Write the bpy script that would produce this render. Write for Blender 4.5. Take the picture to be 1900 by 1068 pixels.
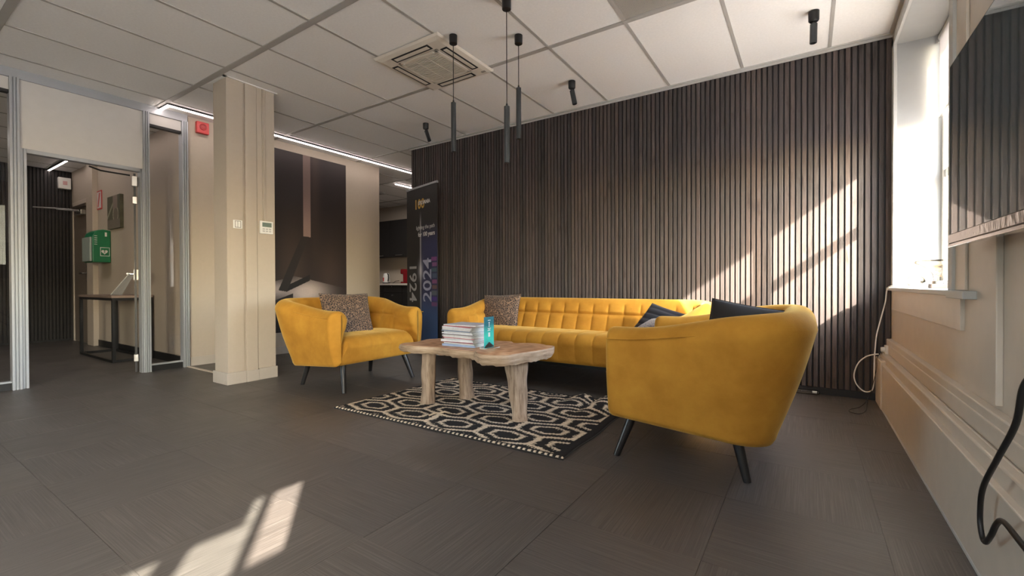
import bpy, bmesh, math, random
import numpy as np
from mathutils import Vector, Matrix, Euler

random.seed(7); rng = np.random.default_rng(7)
for o in list(bpy.data.objects): bpy.data.objects.remove(o)
SC = bpy.context.scene
COL = SC.collection
CEIL = 2.686          # ceiling height
WY = 4.268            # front of the slat wall
WX = 0.511            # inner face of the window wall
LX = -5.57            # glass partition and poster wall

# ------------------------------------------------------------------ camera
cam = bpy.data.cameras.new('camera'); co = bpy.data.objects.new('camera', cam); COL.objects.link(co)
cam.sensor_width = 36; cam.lens = 831.22 / 1900 * 36; cam.clip_start = 0.02
yaw, pit, rol = .5838, -.0082, -.003
Fw = Vector((-math.sin(yaw)*math.cos(pit), math.cos(yaw)*math.cos(pit), math.sin(pit)))
Rt = Vector((math.cos(yaw), math.sin(yaw), 0)); Up = Rt.cross(Fw)
R2 = math.cos(rol)*Rt + math.sin(rol)*Up; U2 = -math.sin(rol)*Rt + math.cos(rol)*Up
co.matrix_world = Matrix(((R2.x, U2.x, -Fw.x, 0), (R2.y, U2.y, -Fw.y, 0), (R2.z, U2.z, -Fw.z, .8724), (0, 0, 0, 1)))
SC.camera = co

# ------------------------------------------------------------------ light and exposure
SUN = Vector((-1.3, 1.0, -.96)).normalized()
w = bpy.data.worlds.new('sky'); SC.world = w; w.use_nodes = True
wn = w.node_tree.nodes; wl = w.node_tree.links
sky = wn.new('ShaderNodeTexSky'); sky.sky_type = 'NISHITA'; sky.sun_disc = False
sky.sun_elevation = math.radians(30); sky.sun_rotation = math.atan2(1.3, -1.0); sky.air_density = 1.0; sky.dust_density = 2.5
wl.new(sky.outputs[0], wn['Background'].inputs[0]); wn['Background'].inputs[1].default_value = 2.5
def light(name, typ, loc, energy, color=(1, 1, 1), rot=(0, 0, 0), size=None, sy=None, **kw):
    l = bpy.data.lights.new(name, typ); l.energy = energy; l.color = color
    if typ == 'AREA':
        l.shape = 'RECTANGLE' if sy else 'SQUARE'; l.size = size
        if sy: l.size_y = sy
    for k, v in kw.items(): setattr(l, k, v)
    o = bpy.data.objects.new(name, l); o.location = loc; o.rotation_euler = rot; COL.objects.link(o); return o
s = light('sun', 'SUN', (6, -4, 6), 38, (1, .85, .72), angle=math.radians(.6))
s.rotation_euler = SUN.to_track_quat('-Z', 'Y').to_euler()
def portal(loc, rot, sx, sy):
    o = light('window_portal', 'AREA', loc, 1, (1, 1, 1), rot, sx, sy); o.data.cycles.is_portal = True
for yc, wy in ((3.39, 1.53), (-1.5, 1.6), (-3.35, 1.2)): portal((.88, yc, 1.70), (0, math.radians(90), 0), 1.72, wy)
# added fill lights: points behind the camera, area lights in corridor and pantry
for x, y, e in ((-.05, -.6, 36), (-1.2, -2.6, 8)):
    light('fill_light', 'POINT', (x, y, 1.75), e, (1, .98, .965), shadow_soft_size=.35)
light('corridor_fill_light', 'AREA', (-8.0, 0.6, 2.62), 5, (1, .88, .80), (0, 0, 0), .6, .6)
light('pantry_fill_light', 'AREA', (-6.9, 5.6, 2.62), 20, (1, .91, .84), (0, 0, 0), .6, .6)
SC.view_settings.view_transform = 'Standard'; SC.view_settings.look = 'None'
SC.view_settings.gamma = 1; SC.view_settings.use_curve_mapping = False
SC.view_settings.exposure = 0.75

# ------------------------------------------------------------------ helpers
def s2l(c):
    return tuple(((v/255)/12.92 if v/255 <= .04045 else ((v/255+.055)/1.055)**2.4) for v in c)
class NT:
    def __init__(s, name):
        s.m = bpy.data.materials.new(name); s.m.use_nodes = True
        s.t = s.m.node_tree; s.b = s.t.nodes['Principled BSDF']; s.out = s.t.nodes['Material Output']
    def n(s, typ, **kw):
        o = s.t.nodes.new('ShaderNode' + typ)
        for k, v in kw.items():
            if k.startswith('i_'):
                key = k[2:].replace('_', ' ')
                o.inputs[int(key) if key.isdigit() else key].default_value = v
            else: setattr(o, k, v)
        return o
    def l(s, a, b): s.t.links.new(a, b)
    def ramp(s, fac, *st):
        r = s.n('ValToRGB'); e = r.color_ramp.elements
        while len(e) < len(st): e.new(.5)
        for i, (p, c) in enumerate(st): e[i].position = p; e[i].color = (*c[:3], 1)
        s.l(fac, r.inputs[0]); return r.outputs[0]
    def noise(s, vec, scale, detail=3, rough=.55):
        n_ = s.n('TexNoise', i_Scale=scale, i_Detail=detail, i_Roughness=rough); s.l(vec, n_.inputs['Vector']); return n_.outputs[0]
    def obj(s, sc=(1, 1, 1), which='Object'):
        c = s.n('TexCoord'); m = s.n('Mapping'); m.inputs['Scale'].default_value = sc
        s.l(c.outputs[which], m.inputs[0]); return m.outputs[0]
    def world(s, sc=(1, 1, 1)):
        c = s.n('NewGeometry'); m = s.n('Mapping'); m.inputs['Scale'].default_value = sc
        s.l(c.outputs['Position'], m.inputs[0]); return m.outputs[0]
    def mul(s, col, fac):   # colour * scalar socket
        x = s.n('Mix', data_type='RGBA', blend_type='MULTIPLY'); x.inputs[0].default_value = 1
        s.l(col, x.inputs[6]); s.l(fac, x.inputs[7]); return x.outputs[2]
    def bump(s, h, st=.2, d=.01):
        b = s.n('Bump', i_Strength=st, i_Distance=d); s.l(h, b.inputs['Height']); s.l(b.outputs[0], s.b.inputs['Normal'])
def mat(name, col, rough=.6, metal=0, spec=.5, var=.06, nscale=14, bump=0, emit=None, es=0, sheen=0, coat=0):
    """procedural paint / plastic / metal: base colour with faint mottling"""
    t = NT(name); b = t.b
    v = t.obj(); f = t.noise(v, nscale, 4)
    c0 = tuple(max(0, x*(1-var)) for x in col); c1 = tuple(min(1, x*(1+var)) for x in col)
    t.l(t.ramp(f, (.3, c0), (.7, c1)), b.inputs['Base Color'])
    b.inputs['Roughness'].default_value = rough; b.inputs['Metallic'].default_value = metal
    b.inputs['Specular IOR Level'].default_value = spec
    if sheen: b.inputs['Sheen Weight'].default_value = sheen; b.inputs['Sheen Roughness'].default_value = .4
    if coat: b.inputs['Coat Weight'].default_value = coat
    if emit: b.inputs['Emission Color'].default_value = (*emit, 1); b.inputs['Emission Strength'].default_value = es
    if bump: t.bump(t.noise(v, nscale*9, 3), bump, .004)
    return t.m
def glass(name, tint=(1, 1, 1), rough=.0, extra=0.0):
    """thin pane: straight-through transmission plus Fresnel reflection"""
    t = NT(name); t.t.nodes.remove(t.b)
    tr = t.n('BsdfTransparent'); tr.inputs[0].default_value = (*tint, 1)
    gl = t.n('BsdfGlossy'); gl.inputs['Roughness'].default_value = rough
    fr = t.n('Fresnel'); fr.inputs[0].default_value = 1.5
    ge = t.n('NewGeometry'); iv = t.n('Math', operation='SUBTRACT'); iv.inputs[0].default_value = 1; t.l(ge.outputs['Backfacing'], iv.inputs[1])
    mu = t.n('Math', operation='MULTIPLY'); t.l(fr.outputs[0], mu.inputs[0]); t.l(iv.outputs[0], mu.inputs[1])   # no reflection from inside the pane
    mx = t.n('MixShader'); t.l(mu.outputs[0], mx.inputs[0]); t.l(tr.outputs[0], mx.inputs[1]); t.l(gl.outputs[0], mx.inputs[2])
    last = mx.outputs[0]
    if extra:
        d = t.n('BsdfDiffuse'); d.inputs[0].default_value = (.60, .64, .64, 1)
        m2 = t.n('MixShader'); m2.inputs[0].default_value = extra; t.l(last, m2.inputs[1]); t.l(d.outputs[0], m2.inputs[2]); last = m2.outputs[0]
    t.l(last, t.out.inputs[0]); return t.m

class MB:
    def __init__(s): s.v = []; s.f = []
    def add(s, vs, fs):
        n = len(s.v); s.v += [tuple(v) for v in vs]; s.f += [tuple(i+n for i in f) for f in fs]; return s
    def box(s, x0, x1, y0, y1, z0, z1):
        return s.add([(x0,y0,z0),(x1,y0,z0),(x1,y1,z0),(x0,y1,z0),(x0,y0,z1),(x1,y0,z1),(x1,y1,z1),(x0,y1,z1)],
                     [(0,3,2,1),(4,5,6,7),(0,1,5,4),(1,2,6,5),(2,3,7,6),(3,0,4,7)])
    def rings(s, rs, cap=True):
        n = len(rs[0]); vs = [p for r in rs for p in r]; fs = []
        for k in range(len(rs)-1):
            for i in range(n):
                j = (i+1) % n; fs.append((k*n+i, k*n+j, (k+1)*n+j, (k+1)*n+i))
        if cap: fs.append(tuple(range(n-1, -1, -1))); fs.append(tuple((len(rs)-1)*n+i for i in range(n)))
        return s.add(vs, fs)
    def lathe(s, prof, c=(0, 0, 0), n=24, axis=None):
        rs = []
        A = Vector(axis).normalized() if axis else Vector((0, 0, 1))
        q = Vector((0, 0, 1)).rotation_difference(A)
        for r, z in prof:
            rs.append([tuple(Vector(c) + q @ Vector((r*math.cos(2*math.pi*i/n), r*math.sin(2*math.pi*i/n), z))) for i in range(n)])
        return s.rings(rs)
    def cyl(s, a, b, r0, r1=None, n=16):
        a = Vector(a); b = Vector(b); return s.lathe([(r0, 0), (r0 if r1 is None else r1, (b-a).length)], a, n, b-a)
    def tube(s, pts, r, n=8, closed=False):
        P = [Vector(p) for p in pts]; rs = []; up = None
        for i, p in enumerate(P):
            t = (P[min(i+1, len(P)-1)] - P[max(i-1, 0)]).normalized()
            if up is None: up = t.orthogonal().normalized()
            up = (up - t*up.dot(t)).normalized(); sd = t.cross(up)
            rs.append([tuple(p + (up*math.cos(2*math.pi*k/n) + sd*math.sin(2*math.pi*k/n))*r) for k in range(n)])
        return s.rings(rs)
    def prism(s, poly, z0, z1):
        n = len(poly); return s.rings([[(x, y, z0) for x, y in poly], [(x, y, z1) for x, y in poly]])
    def build(s, name, m, parent=None, bevel=0, seg=2, smooth=None, local=False, sub=0):
        off = Vector((0, 0, 0))
        if parent is not None and not local: off = world_loc(parent)
        me = bpy.data.meshes.new(name); me.from_pydata([tuple(Vector(v)-off) for v in s.v], [], s.f)
        bm = bmesh.new(); bm.from_mesh(me)
        bmesh.ops.recalc_face_normals(bm, faces=bm.faces)
        if bevel:
            es = [e for e in bm.edges if len(e.link_faces) == 2 and e.calc_face_angle(0) > .6]
            bmesh.ops.bevel(bm, geom=es, offset=bevel, segments=seg, affect='EDGES', profile=.5, clamp_overlap=True)
        bm.to_mesh(me); bm.free()
        if smooth is None: smooth = False
        me.polygons.foreach_set('use_smooth', [smooth]*len(me.polygons))
        if smooth: me.set_sharp_from_angle(angle=math.radians(42))
        me.materials.append(m); o = bpy.data.objects.new(name, me); COL.objects.link(o)
        if parent is not None: o.parent = parent
        if sub:
            md = o.modifiers.new('sub', 'SUBSURF'); md.levels = sub; md.render_levels = sub
        return o
def world_loc(o):
    v = Vector((0, 0, 0))
    while o is not None: v += o.location; o = o.parent
    return v
def grid_obj(name, P, m, parent=None, colors=None, closed=(False, False), smooth=True, local=True):
    """P: (a,b,3) array -> quad mesh, optional per-vertex printed colours"""
    a, b, _ = P.shape; off = np.array(world_loc(parent)) if (parent is not None and not local) else np.zeros(3)
    vs = (P-off).reshape(-1, 3)
    ia = np.arange(a if closed[0] else a-1); ib = np.arange(b if closed[1] else b-1)
    A, B = np.meshgrid(ia, ib, indexing='ij'); A1 = (A+1) % a; B1 = (B+1) % b
    fs = np.stack([A*b+B, A1*b+B, A1*b+B1, A*b+B1], -1).reshape(-1, 4)
    me = bpy.data.meshes.new(name); me.from_pydata(vs.tolist(), [], fs.tolist())
    me.polygons.foreach_set('use_smooth', [smooth]*len(me.polygons))
    if colors is not None:
        ca = me.color_attributes.new('print', 'FLOAT_COLOR', 'POINT')
        c4 = np.concatenate([colors.reshape(-1, 3), np.ones((a*b, 1))], 1); ca.data.foreach_set('color', c4.ravel())
    me.materials.append(m); o = bpy.data.objects.new(name, me); COL.objects.link(o)
    if parent is not None: o.parent = parent
    return o
def tag(o, label=None, cat=None, group=None, kind=None):
    if label: o['label'] = label
    if cat: o['category'] = cat
    if group: o['group'] = group
    if kind: o['kind'] = kind
    return o
def thing(name, label, cat, loc=(0, 0, 0), rz=0, group=None, kind=None):
    o = bpy.data.objects.new(name, None); o.empty_display_size = .1; COL.objects.link(o)
    o.location = loc; o.rotation_euler = (0, 0, rz); return tag(o, label, cat, group, kind)
def copy_tree(o, parent=None):
    c = o.copy(); COL.objects.link(c)
    if parent is not None: c.parent = parent
    for ch in [x for x in o.children]: copy_tree(ch, c)
    return c
def struct(name, mb, m, parent=None, **kw):
    o = mb.build(name, m, parent, **kw)
    if parent is None: o['kind'] = 'structure'
    return o
def text(s_, size, m, parent, M, name='lettering', align='CENTER', bold=0):
    cu = bpy.data.curves.new(name, 'FONT'); cu.body = s_; cu.size = size; cu.align_x = align; cu.align_y = 'CENTER'; cu.offset = bold
    cu.resolution_u = 3
    t = bpy.data.objects.new(name, cu); COL.objects.link(t); bpy.context.view_layer.update()
    me = bpy.data.meshes.new_from_object(t.evaluated_get(bpy.context.evaluated_depsgraph_get()))
    bpy.data.objects.remove(t); me.name = name
    me.transform(M); me.materials.clear(); me.materials.append(m)
    o = bpy.data.objects.new(name, me); COL.objects.link(o); o.parent = parent; return o
def frame_m(origin, ex, ey):
    ex = Vector(ex).normalized(); ey = Vector(ey).normalized(); ez = ex.cross(ey)
    return Matrix(((ex.x, ey.x, ez.x, origin[0]), (ex.y, ey.y, ez.y, origin[1]), (ex.z, ey.z, ez.z, origin[2]), (0, 0, 0, 1)))

# ------------------------------------------------------------------ materials
M = {}
M['wall'] = mat('cream_wall_paint', (.45, .39, .32), .75, var=.015, nscale=30, bump=.06)
M['skirt'] = mat('skirting_paint', (.43, .39, .345), .5, var=.02)
M['reveal'] = mat('window_reveal_paint', (.33, .335, .33), .6, var=.02)
M['white'] = mat('white_paint', (.46, .46, .445), .55, var=.02)
M['panel'] = mat('white_wall_panel', (.56, .545, .525), .5, var=.02)
M['cream'] = mat('cream_lacquer', (.56, .495, .42), .42, var=.03)
M['alu'] = mat('brushed_aluminium', (.40, .42, .45), .45, .35, var=.02)
M['black'] = mat('black_metal', (.012, .012, .013), .42, .2)
M['blackwood'] = mat('black_lacquered_wood', (.013, .012, .012), .3)
M['darktrim'] = mat('dark_skirting', (.012, .012, .013), .5)
M['chrome'] = mat('chrome', (.75, .75, .75), .15, 1, var=.01)
M['steel'] = mat('satin_steel', (.5, .49, .47), .3, 1)
M['plastic'] = mat('white_plastic', (.74, .74, .71), .4, var=.02)
M['acplastic'] = mat('warm_white_plastic', (.66, .61, .53), .45, var=.02)
M['grey'] = mat('grey_plastic', (.26, .24, .22), .5)
M['lcd'] = mat('lcd_glass', (.15, .20, .17), .2)
M['red'] = mat('red_plastic', (.52, .05, .05), .4)
M['green'] = mat('green_plastic', (.01, .16, .07), .35)
M['led'] = mat('led_diffuser', (.9, .9, .9), .4, emit=(1, .84, .78), es=9)
M['glass'] = glass('clear_glass'); M['window_glass'] = glass('window_glass', (.98, 1, 1))
M['frost'] = glass('frosted_film', extra=.30)
M['tile'] = mat('mineral_ceiling_tile', (.84, .83, .81), .85, var=.03, nscale=60, bump=.25)
M['tbar'] = mat('ceiling_rail', (.40, .385, .36), .5, var=.02)
M['concrete'] = mat('pale_paving', (.34, .33, .32), .9)
M['outwall'] = mat('outer_wall', (.6, .57, .52), .9)

def velvet():
    t = NT('mustard_velvet'); b = t.b
    v = t.obj(); n1 = t.noise(v, 5, 4, .6); n2 = t.noise(v, 160, 2)
    c = t.ramp(n1, (.32, (.395, .180, .022)), (.55, (.482, .233, .031)), (.75, (.56, .288, .042)))
    t.l(c, b.inputs['Base Color']); b.inputs['Roughness'].default_value = .85; b.inputs['Specular IOR Level'].default_value = .15
    b.inputs['Sheen Weight'].default_value = .45; b.inputs['Sheen Roughness'].default_value = .35; b.inputs['Sheen Tint'].default_value = (1, .72, .25, 1)
    mx = t.n('Math', operation='MULTIPLY_ADD'); t.l(n1, mx.inputs[0]); mx.inputs[1].default_value = 6; t.l(n2, mx.inputs[2])
    t.bump(mx.outputs[0], .25, .003); return t.m
M['velvet'] = velvet()
def slat_mat():
    t = NT('charred_slat_wood'); b = t.b
    v = t.world((60, 60, 2.2)); g = t.noise(v, 1.6, 6, .6); k = t.noise(t.world((20, 20, 5)), 1.0, 3, .5)
    oi = t.n('ObjectInfo')
    c = t.ramp(g, (.2, (.046, .039, .0375)), (.5, (.063, .0535, .051)), (.8, (.088, .0745, .070)))
    kk = t.ramp(k, (.28, (.66, .64, .62)), (.40, (1, 1, 1)))
    rr = t.ramp(oi.outputs['Random'], (0, (.70, .71, .72)), (.5, (.96, .95, .95)), (1, (1.30, 1.18, 1.12)))
    t.l(t.mul(t.mul(c, kk), rr), b.inputs['Base Color']); b.inputs['Roughness'].default_value = .62; b.inputs['Specular IOR Level'].default_value = .35
    t.bump(g, .5, .004); return t.m
M['slat'] = slat_mat()
def floor_mat(name, axis):
    t = NT(name); b = t.b
    sc = (3, 210, 1) if axis == 0 else (210, 3, 1)
    g = t.noise(t.world(sc), 1.0, 5, .65); big = t.noise(t.world((1.2, 1.2, 1)), 1.0, 3)
    oi = t.n('ObjectInfo')
    c = t.ramp(g, (.28, (.044, .0395, .036)), (.5, (.074, .0665, .0615)), (.72, (.128, .117, .108)))
    rr = t.ramp(oi.outputs['Random'], (0, (.90, .90, .91)), (1, (1.08, 1.06, 1.04)))
    t.l(t.mul(c, rr), b.inputs['Base Color'])
    t.l(t.ramp(big, (.3, (.40,)*3), (.7, (.54,)*3)), b.inputs['Roughness']); b.inputs['Specular IOR Level'].default_value = .8
    ad = t.n('Math', operation='MULTIPLY_ADD'); t.l(big, ad.inputs[0]); ad.inputs[1].default_value = 5; t.l(g, ad.inputs[2])
    t.bump(ad.outputs[0], .18, .004); return t.m
M['floorx'] = floor_mat('streaked_lino_lengthways', 0); M['floory'] = floor_mat('streaked_lino_crossways', 1)
def wood(name, a, b_, c_, sc, rough=.6, bump=.4):
    t = NT(name); v = t.obj(sc); d = t.noise(v, 1.3, 6, .6)
    wv = t.n('TexWave', wave_type='BANDS', i_Scale=1.2, i_Distortion=7, i_Detail=3); t.l(v, wv.inputs['Vector'])
    mx = t.n('Math', operation='MULTIPLY_ADD'); t.l(wv.outputs['Fac'], mx.inputs[0]); mx.inputs[1].default_value = .35; t.l(d, mx.inputs[2])
    t.l(t.ramp(mx.outputs[0], (.35, a), (.62, b_), (.95, c_)), t.b.inputs['Base Color']); t.b.inputs['Roughness'].default_value = rough
    t.bump(mx.outputs[0], bump, .006); return t.m
M['tabletop'] = wood('teak_top', (.34, .155, .07), (.52, .275, .14), (.63, .38, .22), (2.5, 13, 6), .42, .2)
def bark(name, a, b_, c_, sc):
    t = NT(name); v = t.obj(sc); d = t.noise(v, 1.0, 7, .65); k = t.noise(t.obj(), 6, 2)
    mx = t.n('Math', operation='MULTIPLY_ADD'); t.l(k, mx.inputs[0]); mx.inputs[1].default_value = .4; t.l(d, mx.inputs[2])
    t.l(t.ramp(mx.outputs[0], (.50, a), (.70, b_), (.92, c_)), t.b.inputs['Base Color']); t.b.inputs['Roughness'].default_value = .8; t.bump(d, .8, .006); return t.m
M['bark'] = bark('weathered_teak_edge', (.22, .145, .09), (.44, .31, .20), (.60, .46, .33), (6, 6, 60))
M['stump'] = bark('weathered_teak_leg', (.19, .13, .085), (.38, .275, .19), (.52, .40, .29), (60, 60, 5))
def leopard():
    t = NT('leopard_print'); v = t.obj((1, 1, 1)); nz = t.n('TexNoise', i_Scale=26.0, i_Detail=3.0); t.l(v, nz.inputs['Vector'])
    mx = t.n('Mix', data_type='VECTOR'); mx.inputs[0].default_value = .022; t.l(v, mx.inputs[4]); t.l(nz.outputs['Color'], mx.inputs[5])
    vo = t.n('TexVoronoi', feature='DISTANCE_TO_EDGE', i_Scale=56.0); t.l(mx.outputs[1], vo.inputs['Vector'])
    v2 = t.n('TexVoronoi', feature='F1', i_Scale=56.0); t.l(mx.outputs[1], v2.inputs['Vector'])
    edge = t.ramp(vo.outputs['Distance'], (.03, (.29, .18, .11)), (.10, (.022, .014, .011)))
    cen = t.ramp(v2.outputs['Distance'], (.10, (.09, .045, .025)), (.20, (0, 0, 0)))
    ad = t.n('Mix', data_type='RGBA', blend_type='ADD'); ad.inputs[0].default_value = 1; t.l(edge, ad.inputs[6]); t.l(cen, ad.inputs[7])
    t.l(ad.outputs[2], t.b.inputs['Base Color']); t.b.inputs['Roughness'].default_value = .7
    t.b.inputs['Sheen Weight'].default_value = .2; t.bump(t.noise(v, 220, 2), .2, .002); return t.m
M['leopard'] = leopard()
M['blackcloth'] = mat('black_cotton', (.018, .015, .013), .9, nscale=90, bump=.3, sheen=.1)
M['navy'] = mat('navy_quilting', (.012, .014, .022), .45, nscale=60, bump=.3, sheen=.1)
def printed(name, rough=.6, bump=0):
    t = NT(name); a = t.n('Attribute', attribute_name='print'); n = t.noise(t.obj(), 60, 3)
    t.l(t.mul(a.outputs['Color'], t.ramp(n, (.3, (.93,)*3), (.7, (1,)*3))), t.b.inputs['Base Color']); t.b.inputs['Roughness'].default_value = rough
    if bump: t.bump(t.noise(t.obj(), 300, 2), bump, .003)
    return t.m
M['print'] = printed('printed_film', .55); M['weave'] = printed('woven_wool', .95, .6)

# ================================================================== ROOM SHELL
# floor: slab, and the lino tiles one by one where the photograph shows them
fl = MB(); fl.box(-10.4, 1.0, -4.2, 7.6, -.10, -.0025)
floor = struct('floor', fl, M['floory'])
tx = [.22 + .5*k for k in range(-13, 2)]; ty = [2.0 + .5*k for k in range(-5, 8)]
proto = [None, None]
for i in range(len(tx)-1):
    for j in range(len(ty)-1):
        k = (i + j) % 2
        if proto[k] is None:
            b = MB().box(-.2492, .2492, -.2492, .2492, -.0020, 0)
            proto[k] = b.build('floor_tile', M['floory' if k else 'floorx'], floor); q = proto[k]
        else: q = proto[k].copy(); COL.objects.link(q)
        q.location = (tx[i]+.25, ty[j]+.25, 0); q.rotation_euler = (rng.normal(0, .0012), rng.normal(0, .0012), 0)
b = MB(); b.box(-10.4, -6.283, -4.2, 7.6, -.0024, 0); b.box(.72, 1.0, -4.2, 7.6, -.0024, 0)
b.box(-6.278, .72, -4.2, -.502, -.0024, 0); b.box(-6.278, .72, 5.502, 7.6, -.0024, 0)
b.build('floor_covering', M['floory'], floor)

# ceiling: deck, mineral tiles, exposed rails
ceil = struct('ceiling', MB().box(-10.4, 1.2, -4.2, 7.6, CEIL+.03, CEIL+.15), M['white'])
gx = [.1357 - .6*i for i in range(-1, 18)]
gy = [7.9, 6.70, 5.48, 4.268, 3.039, 1.836, .6445, -.55, -1.75, -2.95, -4.2]
AC = (-2.905, -2.225, 2.405, 3.085)
VENT = (gx[3], gx[2], gy[5], gy[4])            # perforated metal tile
tprot = {}
for j in range(len(gy)-1):
    y1, y0 = gy[j], gy[j+1]
    for i in range(len(gx)-1):
        x1, x0 = gx[i], gx[i+1]
        if x0 < -10.3: continue
        if i == 0: x1 = WX
        if j >= 7 and x0 < -6: continue
        if i == 3 - 1 and j == 4: continue     # grille goes here
        ya, yb = y0, y1
        if i == 5 and j == 4: yb = AC[2] + .02
        if i == 5 and j == 3: ya = AC[3] - .02
        key = (round(x1-x0, 3), round(yb-ya, 3))
        if key not in tprot:
            hx, hy = (x1-x0)/2 - .004, (yb-ya)/2 - .008
            tprot[key] = MB().box(-hx, hx, -hy, hy, 0, .018).build('ceiling_tile', M['tile'], ceil, bevel=.002, seg=1); q = tprot[key]
        else: q = tprot[key].copy(); COL.objects.link(q)
        q.location = ((x0+x1)/2, (ya+yb)/2, CEIL + .004)
for i, x in enumerate(gx[1:], 1):
    if x < -10.3: continue
    b = MB()
    if i in (5, 6) : pass
    b.box(x-.011, x+.011, -4.2, 7.6, CEIL, CEIL+.02); b.build('ceiling_rail', M['tbar'], ceil)
for j, y in enumerate(gy[1:-1], 1):
    hw = .011 if j == 3 else .019 if j == 4 else .024
    MB().box(-10.3, WX, y-hw, y+hw, CEIL-.0015, CEIL+.02).build('ceiling_runner', M['tbar'], ceil)
b = MB(); b.box(-4.45, WX, WY-.032, WY-.0, CEIL-.006, CEIL+.01); b.box(-4.45, WX, WY-.004, WY, CEIL-.022, CEIL+.01)
b.build('edge_trim', M['white'], ceil)
b = MB(); b.box(WX-.022, WX, -4, WY-.03, CEIL-.005, CEIL+.01); b.build('edge_trim', M['white'], ceil)
# perforated grille tile
g = thing('ceiling_grille', 'grey perforated metal grille tile set in the white ceiling', 'vent', ((VENT[0]+VENT[1])/2, (VENT[2]+VENT[3])/2, CEIL))
t = NT('perforated_metal'); vo = t.n('TexVoronoi', i_Scale=95.0, i_Randomness=.15); t.l(t.obj(), vo.inputs['Vector'])
t.l(t.ramp(vo.outputs['Distance'], (.22, (.13, .128, .118)), (.32, (.44, .43, .395))), t.b.inputs['Base Color']); t.b.inputs['Roughness'].default_value = .5; t.b.inputs['Metallic'].default_value = .3
MB().box(VENT[0]+.012, VENT[1]-.012, VENT[2]+.022, VENT[3]-.02, CEIL+.004, CEIL+.014).build('mesh_panel', t.m, g)
b = MB(); X0, X1, Y0, Y1 = VENT[0]+.010, VENT[1]-.010, VENT[2]+.02, VENT[3]-.018
for a in ((X0, X1, Y0, Y0+.008), (X0, X1, Y1-.008, Y1), (X0, X0+.008, Y0, Y1), (X1-.008, X1, Y0, Y1)): b.box(*a, CEIL+.001, CEIL+.012)
b.build('rim', M['tbar'], g)

# slat wall
wb = struct('wall_back', MB().box(-4.45, WX+.35, WY+.026, WY+.25, 0, CEIL+.03), M['darktrim'])
pr = None
n = int((WX + 4.45)/.0398)
for k in range(n+1):
    x = WX - .020 - k*.0398
    if x < -4.45+.012: break
    if pr is None:
        pr = MB().box(-.0146, .0146, -.0262, 0, -(CEIL-.006-.055)/2, (CEIL-.006-.055)/2).build('slat', M['slat'], wb, bevel=.0018, seg=1); q = pr
    else: q = pr.copy(); COL.objects.link(q)
    q.location = (x, WY+.026 + (.0015*math.sin(k*7.7)), .055 + (CEIL-.006-.055)/2)
MB().box(-4.45, .42, WY+.004, WY+.026, 0, .052).build('skirting', M['darktrim'], wb, bevel=.002)

# window wall with three window openings
WIN = [(2.62, 4.155), (-2.30, -.657), (-3.95, -2.75)]
ZS, ZH = .842, 2.565
b = MB(); y = -4.2
edges = sorted(WIN)
prev = -4.2
for (a, c) in edges:
    b.box(WX, .86, prev, a, 0, CEIL+.03); b.box(WX, .86, a, c, 0, ZS-.02); b.box(WX, .86, a, c, ZH, CEIL+.03); prev = c
b.box(WX, .86, prev, WY+.26, 0, CEIL+.03)
wr = struct('wall_right', b, M['cream'])
def window(nm, y0, y1, mull, mx0=.76, mx1=.825):
    r = thing(nm, None, None, (.79, (y0+y1)/2, ZS), kind='structure')
    b = MB()
    for (a, c) in ((y0, y0+.055), (y1-.055, y1)): b.box(.755, .83, a, c, ZS, ZH)
    b.box(.755, .83, y0, y1, ZS-.01, ZS+.05); b.box(.755, .83, y0, y1, ZH-.055, ZH)
    b.build('window_frame', M['white'], r, bevel=.004)
    ys = [y0] + [m for m in mull] + [y1]
    for (m, hw) in mull: MB().box(mx0, mx1, m-hw, m+hw, ZS+.04, ZH-.05).build('mullion', M['white'], r, bevel=.003)
    MB().box(.765, .82, y0+.05, y1-.05, 1.580, 1.638).build('transom', M['white'], r, bevel=.003)
    for (z0, z1) in ((ZS+.045, 1.55), (1.63, ZH-.05)):
        cuts = [y0+.05] + [m for m, hw in mull] + [y1-.05]
        for a, c in zip(cuts[:-1], cuts[1:]): MB().box(.788, .792, a, c, z0, z1).build('pane', M['window_glass'], r)
    # painted lining of the reveal
    b = MB()
    b.box(WX+.004, .756, y1-.012, y1+.003, ZS, ZH); b.box(WX+.004, .756, y0-.003, y0+.012, ZS, ZH); b.box(WX+.004, .756, y0, y1, ZH-.012, ZH+.003)
    b.build('reveal_lining', M['reveal'], r)
    b = MB(); b.box(WX-.012, WX+.008, y1-.03, y1+.045, ZS, ZH+.05); b.box(WX-.012, WX+.008, y0-.05, y0+.012, ZS, ZH+.05); b.box(WX-.012, WX+.008, y0-.05, y1+.045, ZH-.012, ZH+.055)
    b.build('casing', M['white'], r, bevel=.003)
    return r
w1 = window('window_1', *WIN[0], [(3.412, .030)])
w2 = window('window_2', *WIN[1], [(-1.052, .017), (-1.32, .042), (-1.75, .024)], .78, .80)
w3 = window('window_3', *WIN[2], [(-3.35, .03)])
# sills
sill = MB().box(.478, .76, 2.30, WY-.012, ZS-.022, ZS).build('window_sill', M['white'], w1, bevel=.003)
MB().box(.472, .512, 2.28, 2.52, ZS-.030, ZS+.001).build('sill_end', M['white'], w1, bevel=.003)
MB().box(.497, WX+.001, 2.43, 4.13, .685, ZS-.021).build('apron', M['cream'], w1, bevel=.002)
MB().box(.478, .76, -2.35, -.65, ZS-.022, ZS).build('window_sill', M['white'], w2, bevel=.003)
# timber batten and flat casing on the wall below the screen
struct('trim_1', MB().box(WX-.018, WX, 2.012, 2.045, .485, 2.3), M['cream'], bevel=.003)
struct('trim_2', MB().box(WX-.010, WX, 2.385, 2.475, ZS+.001, CEIL-.01), M['cream'], bevel=.003)

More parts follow.
